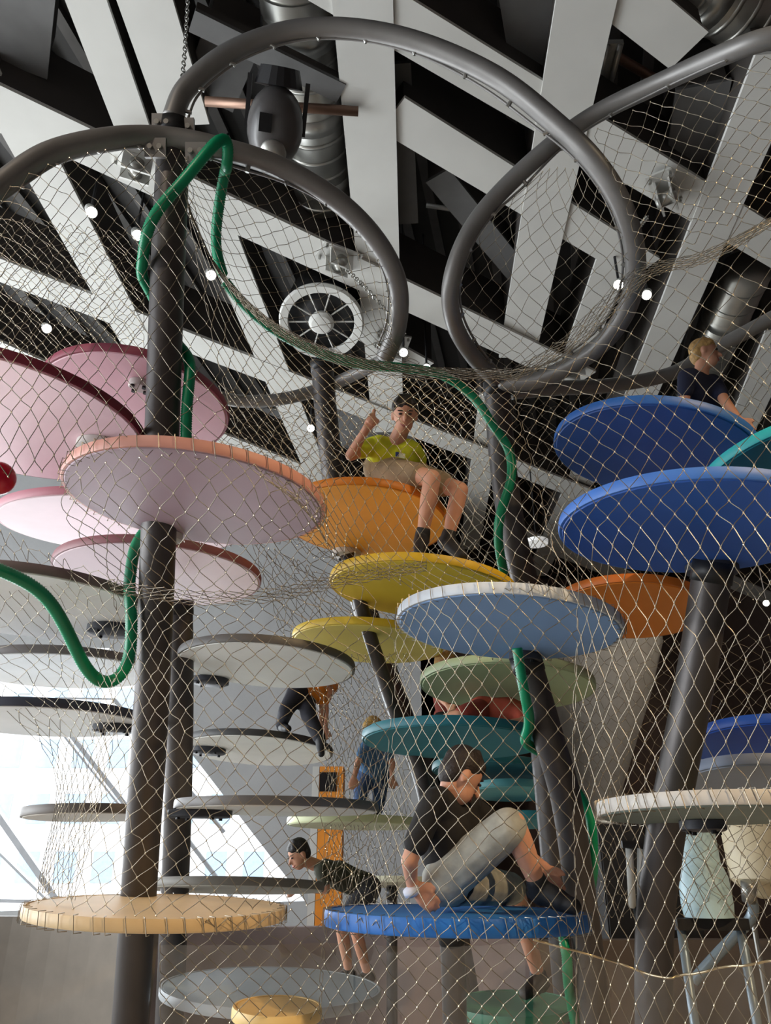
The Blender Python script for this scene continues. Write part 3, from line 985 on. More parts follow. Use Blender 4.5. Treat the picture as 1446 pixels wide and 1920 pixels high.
net('cable net stretched from the dense band to the platform edges', [
    [(352, 398, 3.5), (418, 525, 3.55), (508, 618, 3.62), (620, 680, 3.7), (740, 708, 3.8), (860, 712, 3.9), (965, 712, 4.0)],
    [(400, 640, 3.4), (470, 690, 3.45), (550, 730, 3.5), (640, 770, 3.6), (740, 790, 3.7), (860, 790, 3.8), (975, 790, 3.75)],
    [(440, 790, 3.25), (510, 830, 3.3), (580, 870, 3.4), (660, 900, 3.5), (750, 915, 3.6), (870, 915, 3.6), (1010, 910, 3.4)],
    [(470, 878, 3.1), (540, 915, 3.2), (605, 965, 3.3), (670, 1015, 3.45), (760, 1040, 3.5), (890, 1045, 3.45), (1040, 1030, 3.2)],
    [(560, 930, 3.15), (600, 990, 3.25), (640, 1065, 3.4), (720, 1085, 3.5), (800, 1110, 3.4), (920, 1105, 3.15), (1085, 1130, 3.05)]], 46, 26)
net('cable net between the large hoop and the looping pipe', [
    [(1125, 330, 4.0), (1085, 320, 4.05), (1040, 315, 4.1), (1000, 330, 4.15)],
    [(1168, 420, 4.05), (1090, 430, 4.15), (990, 420, 4.2), (905, 435, 4.25)],
    [(1180, 520, 4.2), (1080, 530, 4.3), (960, 540, 4.35), (862, 550, 4.4)],
    [(1150, 600, 4.4), (1070, 625, 4.5), (980, 640, 4.55), (880, 640, 4.6)],
    [(1060, 680, 4.6), (1020, 690, 4.7), (970, 697, 4.75), (925, 700, 4.85)]], 17, 20)
net('cable net hanging from the straight rise of the looping pipe', [
    [(1110, 245, 4.0), (1200, 200, 3.9), (1300, 150, 3.75), (1470, 95, 3.5)],
    [(1160, 350, 3.9), (1240, 300, 3.8), (1330, 250, 3.6), (1475, 190, 3.35)],
    [(1190, 450, 3.7), (1270, 400, 3.6), (1350, 350, 3.4), (1475, 290, 3.2)],
    [(1190, 520, 3.55), (1280, 470, 3.4), (1370, 420, 3.2), (1475, 375, 3.0)]], 18, 18)
net('bunched saddle of cable net where the large hoop meets the net over the blue platforms', [
    [(960, 690, 4.6), (1050, 640, 4.4), (1130, 560, 4.3), (1200, 500, 4.1), (1320, 470, 3.8), (1470, 395, 3.5)],
    [(960, 705, 4.2), (1060, 650, 4.1), (1145, 570, 3.95), (1215, 510, 3.8), (1330, 478, 3.5), (1470, 400, 3.2)],
    [(965, 715, 3.8), (1070, 660, 3.7), (1160, 580, 3.6), (1225, 520, 3.5), (1335, 490, 3.25), (1470, 410, 2.95)]], 46, 12, jit=.2)
# from the mauve platform down to the cream one
net('cable net falling from the mauve platform to the cream platform', [
    [(135, 885, 3.2), (235, 858, 3.08), (350, 850, 3.0), (470, 868, 3.02), (560, 915, 3.1), (610, 962, 3.25)],
    [(118, 960, 3.2), (230, 950, 3.08), (350, 950, 3.0), (470, 960, 3.02), (560, 985, 3.1), (625, 1020, 3.25)],
    [(205, 1085, 3.4), (285, 1100, 3.3), (370, 1112, 3.25), (470, 1112, 3.25), (570, 1095, 3.3), (660, 1072, 3.4)],
    [(212, 1200, 3.45), (285, 1200, 3.35), (370, 1200, 3.3), (470, 1200, 3.3), (590, 1190, 3.35), (735, 1180, 3.4)],
    [(205, 1330, 3.4), (285, 1330, 3.3), (370, 1330, 3.2), (470, 1330, 3.2), (600, 1330, 3.3), (735, 1330, 3.35)],
    [(160, 1500, 3.3), (260, 1500, 3.15), (370, 1500, 3.1), (470, 1500, 3.1), (590, 1500, 3.15), (712, 1500, 3.25)],
    [(62, 1690, 3.4), (180, 1712, 3.1), (300, 1718, 2.98), (430, 1712, 2.98), (530, 1695, 3.1), (640, 1708, 3.05)]], 30, 40, jit=.14)
net('cable net below the cream platform', [
    [(300, 1722, 3.0), (380, 1724, 3.0), (460, 1718, 3.05), (540, 1705, 3.1), (615, 1712, 3.2)],
    [(300, 1840, 3.1), (380, 1840, 3.1), (460, 1840, 3.1), (540, 1840, 3.15), (605, 1840, 3.2)],
    [(300, 1960, 3.1), (380, 1960, 3.1), (460, 1960, 3.1), (540, 1960, 3.15), (600, 1960, 3.2)]], 16, 12)
net('crumpled cable net around the waist of the thick pole', [
    [(200, 1085, 3.4), (300, 1100, 3.2), (400, 1108, 3.15), (520, 1100, 3.2), (650, 1072, 3.35), (800, 1050, 3.5)],
    [(205, 1098, 3.45), (300, 1112, 3.35), (400, 1120, 3.3), (520, 1112, 3.3), (650, 1084, 3.4), (800, 1060, 3.55)],
    [(212, 1112, 3.5), (300, 1128, 3.5), (400, 1136, 3.5), (520, 1128, 3.5), (655, 1098, 3.55), (800, 1072, 3.7)]], 46, 8, jit=.25)
# rear nets
net('far fine cable net behind the wide hoop', [
    [(-40, 400, 5.4), (120, 420, 5.5), (270, 440, 5.6)],
    [(-40, 530, 5.2), (120, 550, 5.3), (270, 560, 5.4)],
    [(-40, 690, 5.0), (120, 680, 5.1), (270, 690, 5.2)]], 34, 28, r=.0022, jit=.2)
net('far fine cable net behind the person in the yellow shirt', [
    [(340, 690, 5.6), (480, 735, 6.0), (620, 720, 6.1), (760, 700, 5.9), (940, 730, 5.4)],
    [(350, 800, 5.5), (480, 820, 5.8), (620, 820, 5.9), (760, 820, 5.7), (950, 830, 5.3)],
    [(400, 880, 5.3), (500, 900, 5.6), (620, 920, 5.7), (760, 930, 5.6), (960, 960, 5.2)],
    [(440, 960, 5.3), (520, 1000, 5.6), (620, 1060, 5.7), (760, 1080, 5.6), (980, 1080, 5.2)]], 56, 30, r=.0022, jit=.25)
net('far cable net behind the dark blue platform', [
    [(965, 735, 5.0), (1060, 732, 5.1), (1160, 725, 5.3), (1270, 700, 5.4), (1460, 600, 5.2)],
    [(960, 850, 4.9), (1060, 850, 5.0), (1160, 850, 5.1), (1290, 840, 5.2), (1460, 800, 5.1)],
    [(980, 1000, 4.9), (1060, 1000, 5.0), (1160, 1000, 5.0), (1290, 1000, 5.1), (1460, 1000, 5.0)],
    [(1000, 1130, 4.9), (1080, 1130, 5.0), (1180, 1130, 5.0), (1300, 1130, 5.1), (1460, 1130, 5.0)]], 40, 28, r=.002, jit=.2)
net('rear cable net hanging between the yellow platforms and the olive shirt person', [
    [(470, 1010, 5.0), (540, 1040, 5.1), (620, 1080, 5.2), (760, 1130, 5.1)],
    [(520, 1170, 5.4), (590, 1180, 5.4), (670, 1200, 5.4), (770, 1220, 5.3)],
    [(600, 1350, 5.4), (650, 1350, 5.5), (700, 1360, 5.5), (770, 1370, 5.4)],
    [(610, 1530, 5.3), (650, 1530, 5.4), (700, 1530, 5.4), (770, 1530, 5.4)],
    [(600, 1700, 5.3), (650, 1700, 5.3), (700, 1700, 5.4), (770, 1700, 5.4)]], 34, 46, r=.002, jit=.3)
net('rear cable net behind the thick leaning pole', [
    [(1060, 1180, 5.0), (1150, 1180, 5.1), (1260, 1190, 5.2), (1460, 1190, 5.1)],
    [(1070, 1330, 5.0), (1150, 1330, 5.2), (1260, 1330, 5.3), (1460, 1330, 5.2)],
    [(1090, 1500, 4.9), (1170, 1500, 5.1), (1270, 1500, 5.2), (1460, 1500, 5.1)],
    [(1110, 1720, 4.9), (1180, 1720, 5.0), (1280, 1720, 5.1), (1460, 1720, 5.0)]], 30, 34, r=.002, jit=.25)
net('loose cable net strip hanging by the window beside the thick hose pole', [
    [(-40, 985, 3.8), (20, 1000, 3.8), (100, 1040, 3.7), (215, 1080, 3.5)],
    [(-40, 1130, 3.9), (60, 1150, 3.8), (140, 1170, 3.7), (220, 1190, 3.5)],
    [(-40, 1270, 4.1), (90, 1290, 3.9), (160, 1300, 3.7), (215, 1320, 3.5)],
    [(100, 1440, 4.0), (130, 1440, 3.85), (165, 1440, 3.7), (205, 1440, 3.5)],
    [(70, 1670, 3.5), (85, 1675, 3.5), (110, 1680, 3.5), (140, 1690, 3.4)]], 20, 36, jit=.25)

# edge lacing wrapped round the rims
for lab, a0, a1, st in [('mauve platform with salmon edge on the thick hose pole', 0, 360, 7), ('cream platform seen from just above at the thick pole', 0, 360, 7),
                        ('light blue platform with white edge laced to the net', 0, 360, 8), ('grey green platform with white edge at the thick leaning pole', 0, 360, 6),
                        ('bright blue platform that the black shirt person sits on', 0, 360, 6)]:
    c, x, y, n, R, h = PLAT[lab]
    root = [o for o in SC.objects if o.get('label') == lab][0]
    mb = MB()
    for an in range(a0, a1, st):
        q = math.radians(an + random.uniform(-1.5, 1.5))
        d = x * math.cos(q) + y * math.sin(q)
        sk = (y * math.cos(q) - x * math.sin(q)) * .014
        mb.tube([c + d * (R - .03) + n * (h + .006) - sk, c + d * (R + .006) + n * (h + .006) - sk * .5, c + d * (R + .008) - n * (h + .006) + sk * .5, c + d * (R - .03) - n * (h + .006) + sk], .002, 4)
    mb.build('edge_lacing', M_cable, root)['kind'] = 'stuff'

# ================================================================== PEOPLE
def capsule(mb, p0, r0, p1, r1, n=12):
    p0, p1 = Vector(p0), Vector(p1)
    d = p1 - p0
    if d.length < 1e-5:
        d = Vector((0, 0, 1e-4))
    z = d.normalized()
    x = z.orthogonal().normalized()
    y = z.cross(x)
    prof = [(max(1e-4, r0 * math.cos(a)), r0 * math.sin(a)) for a in [-math.pi / 2 + .12 + i * (math.pi / 2 - .12) / 4 for i in range(5)]]
    L = d.length
    prof += [(max(1e-4, r1 * math.cos(a)), L + r1 * math.sin(a)) for a in [i * (math.pi / 2 - .12) / 4 for i in range(5)]]
    mb.lathe(p0, x, y, z, prof, n)


def ellipsoid(mb, c, ax, ay, az, n=18, m=10):
    prof_v, fs = [], []
    c = Vector(c)
    vs = []
    for j in range(m + 1):
        a = -math.pi / 2 + .06 + (math.pi - .12) * j / m
        for i in range(n):
            t = 2 * math.pi * i / n
            vs.append(c + ax * (math.cos(a) * math.cos(t)) + ay * (math.cos(a) * math.sin(t)) + az * math.sin(a))
    for j in range(m):
        fs += [(j * n + i, j * n + (i + 1) % n, (j + 1) * n + (i + 1) % n, (j + 1) * n + i) for i in range(n)]
    fs += [tuple(range(n))[::-1], tuple(range(m * n, (m + 1) * n))]
    mb.add(vs, fs)


def fuse(name, mb, voxel, m, parent, smooth=6):
    """one continuous skin over overlapping volumes"""
    me = bpy.data.meshes.new(name + '_src')
    me.from_pydata([tuple(v) for v in mb.v], [], mb.f)
    me.update()
    o = bpy.data.objects.new(name + '_src', me)
    COL.objects.link(o)
    r = o.modifiers.new('r', 'REMESH')
    r.mode = 'VOXEL'
    r.voxel_size = voxel
    s = o.modifiers.new('s', 'SMOOTH')
    s.factor = .5
    s.iterations = smooth
    dg = bpy.context.evaluated_depsgraph_get()
    dg.update()
    out = bpy.data.meshes.new_from_object(o.evaluated_get(dg))
    bpy.data.objects.remove(o)
    bpy.data.meshes.remove(me)
    out.name = name
    out.materials.clear()
    out.materials.append(m)
    out.polygons.foreach_set('use_smooth', [True] * len(out.polygons))
    return link(bpy.data.objects.new(name, out), parent)


def person(label, J, s, shirt, legs, hair, shoe=(22, 22, 26), face=None, up=None, sleeve=.55, leg_cover=.8, vox=.008, skin=M_skin, hands=True, thumb_up=None, trouser_long=False, fat=1.0):
    """J: joints as (px,py,depth); s scales the limb girths (1 = adult)"""
    W = {k: P(*v) for k, v in J.items()}
    root = thing('person', W['hipR'].lerp(W['hipL'], .5), label, 'person')
    body, sh, tr = MB(), MB(), MB()
    f = Vector(face).normalized()
    u = Vector(up or (0, 0, 1))
    u = (u - f * u.dot(f)).normalized()
    sd = f.cross(u).normalized()
    hc = W['head']
    hs = .118 * s
    # head: skull, jaw, nose, ears
    ellipsoid(body, hc + u * .02 * s - f * .008 * s, sd * .074 * s, f * .092 * s, u * .098 * s)
    ellipsoid(body, hc - u * .05 * s + f * .03 * s, sd * .054 * s, f * .058 * s, u * .066 * s)
    capsule(body, hc + f * .088 * s + u * .005 * s, .009 * s, hc + f * .108 * s - u * .026 * s, .014 * s, 8)
    for k in (-1, 1):
        ellipsoid(body, hc + sd * .076 * s * k - f * .008 * s - u * .008 * s, sd * .012 * s, f * .02 * s, u * .032 * s, 10, 6)
    sc = (W['shR'] + W['shL']) / 2
    hp = (W['hipR'] + W['hipL']) / 2
    capsule(body, hc - u * .06 * s - f * .02 * s, .05 * s, sc, .056 * s)
    g = fat
    ch = sc.lerp(hp, .3)
    be = sc.lerp(hp, .68)
    for mbx, e in ((body, 0), (sh, .012)):
        capsule(mbx, W['shR'].lerp(sc, .12), (.05 * s + e), W['shL'].lerp(sc, .12), (.05 * s + e))
        wd = (W['shR'] - W['shL']).normalized()
        capsule(mbx, ch + wd * .06 * s * g, (.098 * s * g + e), be + wd * .05 * s * g, (.09 * s * g + e), 16)
        capsule(mbx, ch - wd * .06 * s * g, (.098 * s * g + e), be - wd * .05 * s * g, (.09 * s * g + e), 16)
        capsule(mbx, W['shR'].lerp(sc, .3), .06 * s + e, ch, .09 * s + e)
        capsule(mbx, W['shL'].lerp(sc, .3), .06 * s + e, ch, .09 * s + e)
        capsule(mbx, be, .1 * s * g + e, sc.lerp(hp, .95), .1 * s * g + e * 1.5, 16)
    for sfx in 'RL':
        a, b, c = W['sh' + sfx], W['el' + sfx], W['wr' + sfx]
        capsule(body, a, .046 * s, b, .036 * s)
        capsule(body, b, .037 * s, c, .025 * s)
        capsule(sh, a, .058 * s, a.lerp(b, sleeve), .056 * s)
        # hand
        d = (c - b).normalized()
        if 'ha' + sfx in W:
            d = (W['ha' + sfx] - c).normalized()
        pn = (CAM - c)
        pn = (pn - d * pn.dot(d)).normalized()
        q = d.cross(pn).normalized()
        pc = c + d * .045 * s
        up_thumb = thumb_up == sfx
        for k in (-1.5, -.5, .5, 1.5):
            capsule(body, c + q * .008 * s * k, .016 * s, c + d * .08 * s + q * .019 * s * k, .013 * s, 8)
        for i, k in enumerate((-1.5, -.5, .5, 1.5)):
            kn = c + d * .085 * s + q * .02 * s * k
            ln = (.030, .036, .034, .026)[i] * s
            if up_thumb:                                   # fist
                m1_ = kn + pn * ln * .9 - d * .004 * s
                e1_ = m1_ - d * ln
                capsule(body, kn, .0105 * s, m1_, .010 * s, 8)
                capsule(body, m1_, .010 * s, e1_, .009 * s, 8)
            else:                                          # relaxed curl
                m1_ = kn + d * ln * .9 - pn * ln * .35
                e1_ = m1_ + d * ln * .55 - pn * ln * .75
                capsule(body, kn, .0100 * s, m1_, .0092 * s, 8)
                capsule(body, m1_, .0092 * s, e1_, .008 * s, 8)
        th0 = c + d * .03 * s - q * .022 * s
        if up_thumb:
            tu = Vector(thumb_dir).normalized()
            th1 = c + d * .07 * s + pn * .012 * s + tu * .03 * s
            capsule(body, th0, .014 * s, th1, .013 * s, 8)
            capsule(body, th1, .0145 * s, th1 + tu * .036 * s, .0125 * s, 8)
        else:
            th1 = th0 + d * .035 * s - q * .03 * s
            capsule(body, th0, .014 * s, th1, .0115 * s, 8)
            capsule(body, th1, .0115 * s, th1 + d * .03 * s - q * .006 * s, .0095 * s, 8)
    shoes = []
    for sfx in 'RL':
        a, b, c = W['hip' + sfx], W['kn' + sfx], W['an' + sfx]
        capsule(body, a, .082 * s, b, .054 * s)
        capsule(body, b, .054 * s, b.lerp(c, .35), .053 * s)
        capsule(body, b.lerp(c, .35), .053 * s, c, .034 * s)
        if trouser_long:
            capsule(tr, a, .1 * s, b, .075 * s)
            capsule(tr, b, .075 * s, b.lerp(c, .92), .06 * s)
        else:
            capsule(tr, a, .1 * s, a.lerp(b, leg_cover), .082 * s)
        toe = W['toe' + sfx]
        capsule(body, c, .032 * s, c.lerp(toe, .35), .02 * s)
        m_ = MB()
        dn = (c - b).normalized()
        heel = c + dn * .03 * s - (toe - c).normalized() * .035 * s
        capsule(m_, heel, .040 * s, c.lerp(toe, .55) + dn * .012 * s, .042 * s)
        capsule(m_, c.lerp(toe, .55) + dn * .012 * s, .042 * s, toe, .034 * s)
        capsule(m_, c - dn * .04 * s, .046 * s, c + dn * .02 * s, .05 * s)
        capsule(m_, c, .046 * s, c.lerp(toe, .6) + dn * .005 * s, .044 * s)
        shoes.append(m_)
    capsule(tr, W['hipR'], .105 * s, W['hipL'], .105 * s)
    capsule(tr, hp, .105 * s, sc.lerp(hp, .95), .1 * s)
    capsule(body, W['hipR'], .085 * s, W['hipL'], .085 * s)
    fuse('body', body, vox, skin, root, 5)
    fuse('shirt', sh, vox * 1.2, mat('cloth_%d_%d_%d' % shirt, shirt, .85, 0, .12, 12, .3, 18), root, 5)
    fuse('trousers' if trouser_long else 'shorts', tr, vox * 1.2, mat('cloth_%d_%d_%d' % legs, legs, .85, 0, .2, 14, .35, 22), root, 5)
    for m_ in shoes:
        fuse('shoe', m_, vox * 1.1, mat('shoe_%d_%d_%d' % shoe, shoe, .6), root, 3)
    # hair cap with fringe
    hm = MB()
    ellipsoid(hm, hc + u * .045 * s - f * .022 * s, sd * .084 * s, f * .092 * s, u * .086 * s)
    ellipsoid(hm, hc + u * .005 * s - f * .05 * s, sd * .080 * s, f * .060 * s, u * .085 * s)
    for i in range(9):
        an = (i - 4) * .3
        p0 = hc + u * .118 * s + sd * .03 * s * math.sin(an)
        p1 = hc + f * (.068 * s * math.cos(an * .8)) + sd * .070 * s * math.sin(an) + u * (.066 + .012 * math.sin(i * 2.1)) * s
        capsule(hm, p0, .018 * s, p1, .012 * s, 8)
    fuse('hair', hm, vox, mat('hair_%d_%d_%d' % hair, hair, .6, 0, .3, 40, .5, 90), root, 2)
    # face
    for k in (-1, 1):
        e = hc + f * .079 * s + sd * .030 * s * k + u * .010 * s
        m_ = MB()
        ellipsoid(m_, e, sd * .013 * s, f * .010 * s, u * .007 * s, 10, 6)
        m_.build('eye', mat('eye_dark', (40, 30, 28), .3), root, True)
        m_ = MB()
        capsule(m_, e + u * .02 * s - sd * .014 * s, .004 * s, e + u * .021 * s + sd * .014 * s, .004 * s, 6)
        m_.build('eyebrow', MATS['hair_%d_%d_%d' % hair], root, True)
    m_ = MB()
    lip = [hc + f * (.088 - .008 * abs(t) * 1.5) * s - u * (.064 - .013 * t * t) * s + sd * .028 * t * s for t in (-1, -.5, 0, .5, 1)]
    m_.tube(lip, [.003 * s, .006 * s, .007 * s, .006 * s, .003 * s], 8)
    m_.build('mouth', mat('lip', (150, 78, 72), .5), root, True)
    return root


toCam = lambda p, q=(0, 0, 0): (CAM - P(*p)) + Vector(q)
thumb_dir = (0.12, -.1, 1)
hA = (758, 792, 4.62)
pA = person('person in yellow-green shirt giving a thumbs-up on the orange platform', dict(
    head=hA, shR=(700, 848, 4.70), shL=(775, 858, 4.70), elR=(657, 868, 4.58), wrR=(686, 818, 4.50), haR=(702, 796, 4.48), elL=(792, 890, 4.82), wrL=(800, 925, 4.90),
    hipR=(710, 893, 4.76), hipL=(750, 896, 4.82), knR=(810, 912, 4.38), knL=(862, 934, 4.50), anR=(791, 1025, 4.36), anL=(839, 1028, 4.46), toeR=(786, 1052, 4.20), toeL=(866, 1056, 4.34)),
    .95, (206, 212, 44), (150, 128, 100), (46, 34, 28), face=toCam(hA, (.25, 0, -.3)), thumb_up='R', leg_cover=.72, vox=.0065)
# name sticker on the shirt
sp = P(750, 868, 4.56)
st = MB().box(sp, RX * .028 - UP * .006, UP * .014 + RX * .003, FW * .004).build('name_sticker', mat('sticker_white', (214, 220, 190), .5), pA)
sub(MB().box(P(744, 866, 4.552), RX * .010, UP * .013, FW * .004).build('sticker_print', mat('sticker_blue', (30, 50, 110), .5)), st)

hB = (866, 1456, 3.42)
pB = person('person in black shirt and grey shorts bending over a shoe on the blue platform', dict(
    head=hB, shR=(812, 1505, 3.30), shL=(882, 1512, 3.55), elR=(768, 1615, 3.22), wrR=(772, 1658, 3.26), haR=(786, 1672, 3.24), elL=(970, 1590, 3.6), wrL=(1018, 1625, 3.45), haL=(1040, 1660, 3.35),
    hipR=(835, 1652, 3.32), hipL=(850, 1655, 3.52), knR=(962, 1545, 3.22), knL=(965, 1668, 4.1), anR=(1012, 1668, 3.24), anL=(1012, 1838, 4.2), toeR=(1075, 1700, 3.15), toeL=(985, 1862, 4.05)),
    1.0, (30, 28, 28), (158, 158, 150), (36, 26, 22), face=(.75, .25, -.55), up=(.5, .1, .8), leg_cover=.93, vox=.0065, sleeve=.7)
MB().cyl(P(770, 1668, 3.22), P(773, 1677, 3.22), .034, n=16).build('wristband', mat('wristband', (210, 214, 230), .5), pB, True)

hC = (1322, 664, 4.6)
person('person in navy shirt leaning on the dark blue platform', dict(
    head=hC, shR=(1286, 706, 4.5), shL=(1342, 722, 4.62), elR=(1284, 755, 4.5), wrR=(1292, 792, 4.45), elL=(1362, 756, 4.45), wrL=(1386, 786, 4.3), haL=(1400, 800, 4.25),
    hipR=(1296, 795, 4.7), hipL=(1330, 795, 4.75), knR=(1300, 830, 4.35), knL=(1345, 830, 4.4), anR=(1290, 850, 4.75), anL=(1330, 850, 4.8), toeR=(1290, 858, 4.9), toeL=(1330, 858, 4.95)),
    .82, (26, 32, 58), (40, 48, 74), (190, 150, 92), face=(.9, -.35, -.1), vox=.008)

hD = (560, 1602, 5.65)
person('person in olive shirt crouching forward behind the blue platform', dict(
    head=hD, shR=(602, 1632, 5.60), shL=(612, 1625, 5.85), elR=(612, 1668, 5.55), wrR=(560, 1668, 5.55), elL=(610, 1662, 5.95), wrL=(555, 1660, 5.90),
    hipR=(690, 1668, 5.70), hipL=(694, 1664, 5.90), knR=(640, 1735, 5.55), knL=(668, 1745, 5.75), anR=(655, 1825, 5.65), anL=(690, 1830, 5.85), toeR=(625, 1838, 5.55), toeL=(660, 1842, 5.75)),
    .86, (66, 66, 54), (52, 52, 58), (30, 24, 22), face=(-.75, -.45, -.5), vox=.009)

hE = (612, 1300, 6.10)
person('person in black trousers and orange top bending over on the white platform', dict(
    head=hE, shR=(600, 1302, 5.95), shL=(606, 1300, 6.15), elR=(604, 1338, 5.90), wrR=(601, 1372, 5.85), elL=(610, 1338, 6.15), wrL=(610, 1372, 6.15),
    hipR=(556, 1308, 5.85), hipL=(572, 1306, 6.05), knR=(536, 1340, 5.75), knL=(578, 1350, 5.70), anR=(526, 1368, 5.90), anL=(600, 1396, 5.48), toeR=(540, 1375, 5.70), toeL=(602, 1422, 5.42)),
    .8, (226, 134, 40), (30, 30, 40), (200, 120, 50), face=(.5, .2, -.8), up=(.8, .2, .4), vox=.009, trouser_long=True)

hF = (698, 1376, 5.55)
person('person in blue clothes half hidden behind the teal platform', dict(
    head=hF, shR=(684, 1410, 5.55), shL=(722, 1410, 5.60), elR=(672, 1436, 5.50), wrR=(665, 1462, 5.45), elL=(735, 1440, 5.55), wrL=(735, 1465, 5.55),
    hipR=(686, 1462, 5.60), hipL=(712, 1462, 5.65), knR=(676, 1496, 5.50), knL=(712, 1498, 5.55), anR=(672, 1526, 5.65), anL=(708, 1528, 5.65), toeR=(664, 1535, 5.50), toeL=(705, 1537, 5.50)),
    .74, (70, 110, 150), (60, 84, 124), (196, 158, 92), face=(.5, .5, -.6), vox=.01, trouser_long=True)

hG = (836, 1246, 5.40)
person('person with head showing over the pale green platform', dict(
    head=hG, shR=(822, 1282, 5.45), shL=(866, 1282, 5.50), elR=(826, 1310, 5.40), wrR=(840, 1325, 5.25), elL=(870, 1310, 5.45), wrL=(880, 1325, 5.30),
    hipR=(834, 1345, 5.55), hipL=(858, 1345, 5.55), knR=(838, 1382, 5.45), knL=(864, 1382, 5.45), anR=(842, 1414, 5.58), anL=(868, 1414, 5.58), toeR=(842, 1422, 5.42), toeL=(868, 1422, 5.42)),
    .78, (150, 70, 60), (150, 66, 56), (206, 160, 92), face=(.7, -.6, -.1), vox=.01)

hH = (1010, 1350, 4.7)
person('person in red top lying on the teal platform', dict(
    head=hH, shR=(972, 1345, 4.55), shL=(980, 1338, 4.75), elR=(985, 1360, 4.45), wrR=(955, 1362, 4.4), elL=(1000, 1352, 4.7), wrL=(970, 1358, 4.6),
    hipR=(898, 1342, 4.6), hipL=(902, 1338, 4.75), knR=(862, 1350, 4.5), knL=(866, 1346, 4.75), anR=(826, 1356, 4.6), anL=(828, 1352, 4.75), toeR=(815, 1362, 4.55), toeL=(816, 1358, 4.75)),
    .74, (190, 84, 64), (150, 60, 52), (120, 84, 54), face=(.7, -.5, .1), vox=.01)

def settle(who, plat, reach=.14):
    """lift or lower a person so that the lowest point over the board just rests on it"""
    root = [o for o in SC.objects if o.get('label', '').startswith(who)][0]
    key = [k for k in PLAT if k.startswith(plat)][0]
    c, x, y, n, R, h = PLAT[key]
    V = np.concatenate([np.array([tuple(v.co) for v in ch.data.vertices]) for ch in root.children]) - np.array(c)
    rad = np.hypot(V @ np.array(x), V @ np.array(y))
    hgt = V @ np.array(n) - h
    m = (rad < R) & (hgt > -reach)
    low = hgt[m].min() if m.any() else 0.0
    root.location = root.location - n * float(low) + n * .001


settle('person in yellow-green', 'orange platform')
settle('person in black shirt', 'bright blue')
settle('person in black trousers', 'white platform with black')
settle('person in blue clothes', 'pale lime')
settle('person with head', 'dark teal')
settle('person in red top', 'teal platform below')

# ================================================================== EXHIBITS IN THE REAR
t = thing('display_pillar', PY(615, 1640, 9.5), 'orange and black display pillar with white side behind the edge-on platforms', 'pillar')
M_or = mat('pillar_orange', (226, 140, 40), .6)
a, b = PY(600, 1437, 9.5), PY(640, 1640, 9.5)
MB().box(Vector(((a.x + b.x) / 2, 9.7, a.z / 2)), RX * (b.x - a.x) / 2, Vector((0, .2, 0)), Z * (a.z / 2)).build('pillar_body', M_or, t)
q0, q1 = PY(600, 1448, 9.49), PY(630, 1484, 9.49)
MB().box((q0 + q1) / 2, RX * (q1.x - q0.x) / 2, Vector((0, .01, 0)), Z * abs(q1.z - q0.z) / 2).build('dark_panel', M_bolt, t)
MB().box(Vector((a.x - .045, 9.7, a.z / 2)), RX * .04, Vector((0, .2, 0)), Z * (a.z / 2)).build('side_panel', M_white, t)

D0 = 5.7
t = thing('storage_tank', P(1425, 1660, D0), 'beige round tank with bent grey drain pipe behind the white edged platform', 'tank')
c = P(1440, 1610, D0 + .3)
smooth_by_angle(MB().lathe(c, RX, Vector((0, 1, 0)), Z, [(.1, -.28), (.2, -.24), (.3, -.14), (.31, .26), (.28, .3)], 30).build('tank_body', mat('tank_beige', (206, 192, 160), .5), t))
MB().cyl(P(1405, 1655, D0), P(1405, 1690, D0), .06, .05, n=16).build('tank_neck', M_galv, t, True)
MB().tube(spline([P(1408, 1680, D0), P(1413, 1705, D0), P(1404, 1728, D0), P(1378, 1755, D0), P(1330, 1806, D0), P(1300, 1840, D0)], 8), .04, 14).build('drain_pipe', mat('pipe_bluegrey', (128, 142, 152), .35, .4), t, True)
for k in (-.2, .2):
    MB().cyl(c + RX * k - Z * .2, Vector((c.x + k, c.y, 0)), .02, n=8).build('leg', M_galv, t)
t = thing('funnel_vessel', P(1330, 1725, D0), 'pale blue funnel-shaped vessel on a grey bar behind the thick leaning pole', 'vessel')
c = P(1330, 1720, 5.2)
smooth_by_angle(MB().lathe(c, RX, Vector((0, 1, 0)), Z, [(.16, 0), (.17, .08), (.165, .24), (.13, .34), (.125, .58), (.13, .6)], 28).build('vessel_body', mat('vessel_blue', (176, 206, 216), .4), t))
MB().box(c - Z * .04, RX * .24, Vector((0, .06, 0)), Z * .035).build('support_bar', M_dark, t)
for k in (-.2, .2):
    MB().cyl(c + RX * k - Z * .04, Vector((c.x + k, c.y, 0)), .03, n=10).build('leg', MATS['pipe_bluegrey'], t, True)
t = thing('clamp_stand', P(1190, 1700, 4.6), 'white tubular clamp stand between the two leaning poles', 'stand')
a, b = P(1180, 1590, 4.6), P(1186, 1700, 4.6)
MB().cyl(a, b, .022, n=12).build('stand_tube', M_white, t, True)
MB().cyl(a + RX * .07, b + RX * .05, .022, n=12).build('stand_tube', M_white, t, True)
MB().box(a + RX * .035 + Z * .02, RX * .08, Vector((0, .03, 0)), Z * .02).build('clamp_head', M_dark, t)
MB().cyl(b + RX * .03, Vector((b.x + .03, b.y, 0)), .025, n=10).build('stand_leg', M_dark, t, True)
xo = PY(1440, 1700, 8.5).x + .4
t = thing('display_stand', (xo, 7.2, 0), 'ochre exhibit stand behind the bent drain pipe', 'stand')
M_och = mat('panel_ochre', (190, 152, 96), .6)
MB().box((xo, 7.2, .8), RX * .75, (0, .05, 0), Z * .7).build('face_panel', M_och, t)
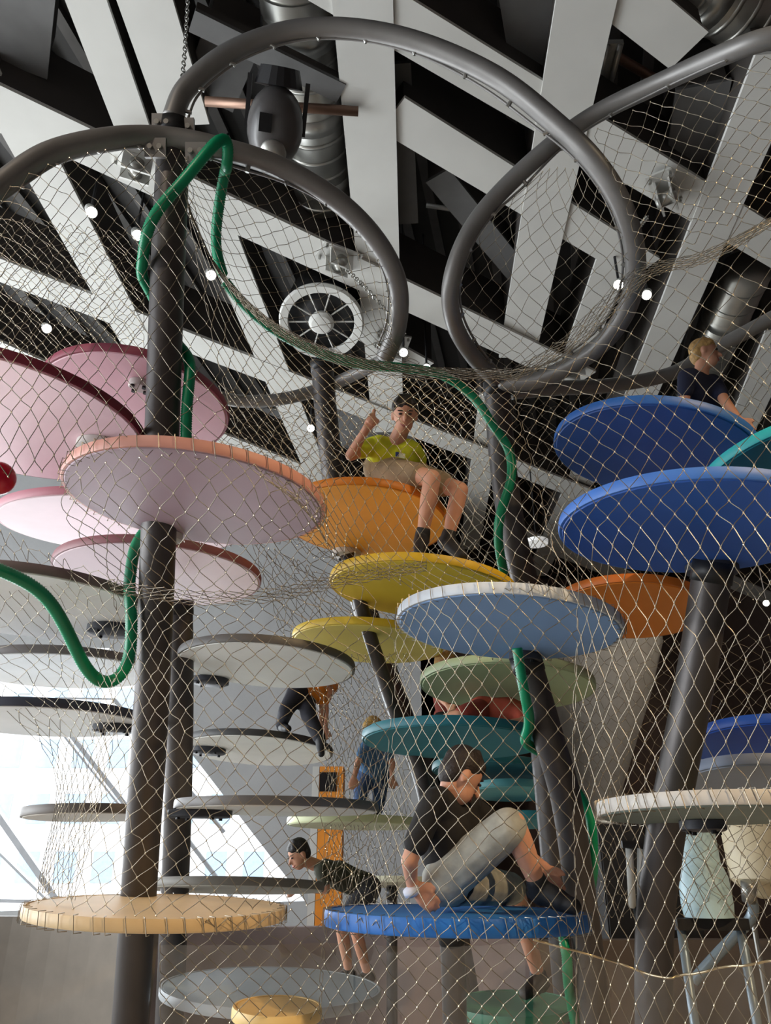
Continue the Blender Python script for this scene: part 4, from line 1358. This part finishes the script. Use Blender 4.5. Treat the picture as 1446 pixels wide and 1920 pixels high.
MB().box((xo, 7.2, 1.53), RX * .8, (0, .12, 0), Z * .03).build('top_shelf', M_och, t)
for k in (-.7, .7):
    MB().box((xo + k, 7.2, .05), RX * .05, (0, .25, 0), Z * .05).build('foot', M_dark, t)

# clear plastic film tied along the bottom of the net
def film(name, label, rows, nx, ny, amp):
    A = np.array([[tuple(P(*p)) for p in row] for row in rows], dtype=float)
    S = cat_rom(A, ny)
    S = np.swapaxes(cat_rom(np.swapaxes(S, 0, 1), nx), 0, 1)
    k = np.arange(nx + 1)
    S[:, :, 1] += amp * (np.sin(k * .9)[None, :] + .6 * np.sin(k * 2.3 + 1)[None, :] * np.linspace(.3, 1, ny + 1)[:, None] + .5 * rng.normal(0, 1, (ny + 1, nx + 1)))
    idx = np.arange((ny + 1) * (nx + 1)).reshape(ny + 1, nx + 1)
    Q = np.stack([idx[:-1, :-1], idx[:-1, 1:], idx[1:, 1:], idx[1:, :-1]], -1).reshape(-1, 4)
    o = np_obj(name, S.reshape(-1, 3), Q, M_film)
    top = [Vector(p) for p in S[0].tolist()]
    if 'golden' in label:
        MB().tube(top, .004, 6).build('edge_cord', M_ferrule, o, True)
    return tag(o, label, 'plastic film')


M_film = glass_mat('clear_film', (.96, .965, .97), .88, .1)
film('plastic_film', 'crinkled clear plastic film tied to the golden net below the funnel vessel', [
    [(1000, 1762, 2.78), (1090, 1786, 2.8), (1160, 1806, 2.85), (1245, 1832, 2.75), (1350, 1815, 2.65), (1470, 1800, 2.55)],
    [(1000, 1960, 2.82), (1090, 1960, 2.85), (1160, 1960, 2.9), (1245, 1960, 2.8), (1350, 1960, 2.7), (1470, 1960, 2.6)]], 46, 14, .012)
film('plastic_film', 'crinkled clear plastic film hanging below the cream and blue platforms', [
    [(300, 1772, 3.6), (400, 1772, 3.6), (500, 1772, 3.6), (620, 1768, 3.55), (800, 1776, 3.3), (985, 1768, 3.0)],
    [(300, 1960, 3.65), (400, 1960, 3.65), (500, 1960, 3.65), (620, 1960, 3.6), (800, 1960, 3.35), (985, 1960, 3.05)]], 60, 14, .012)
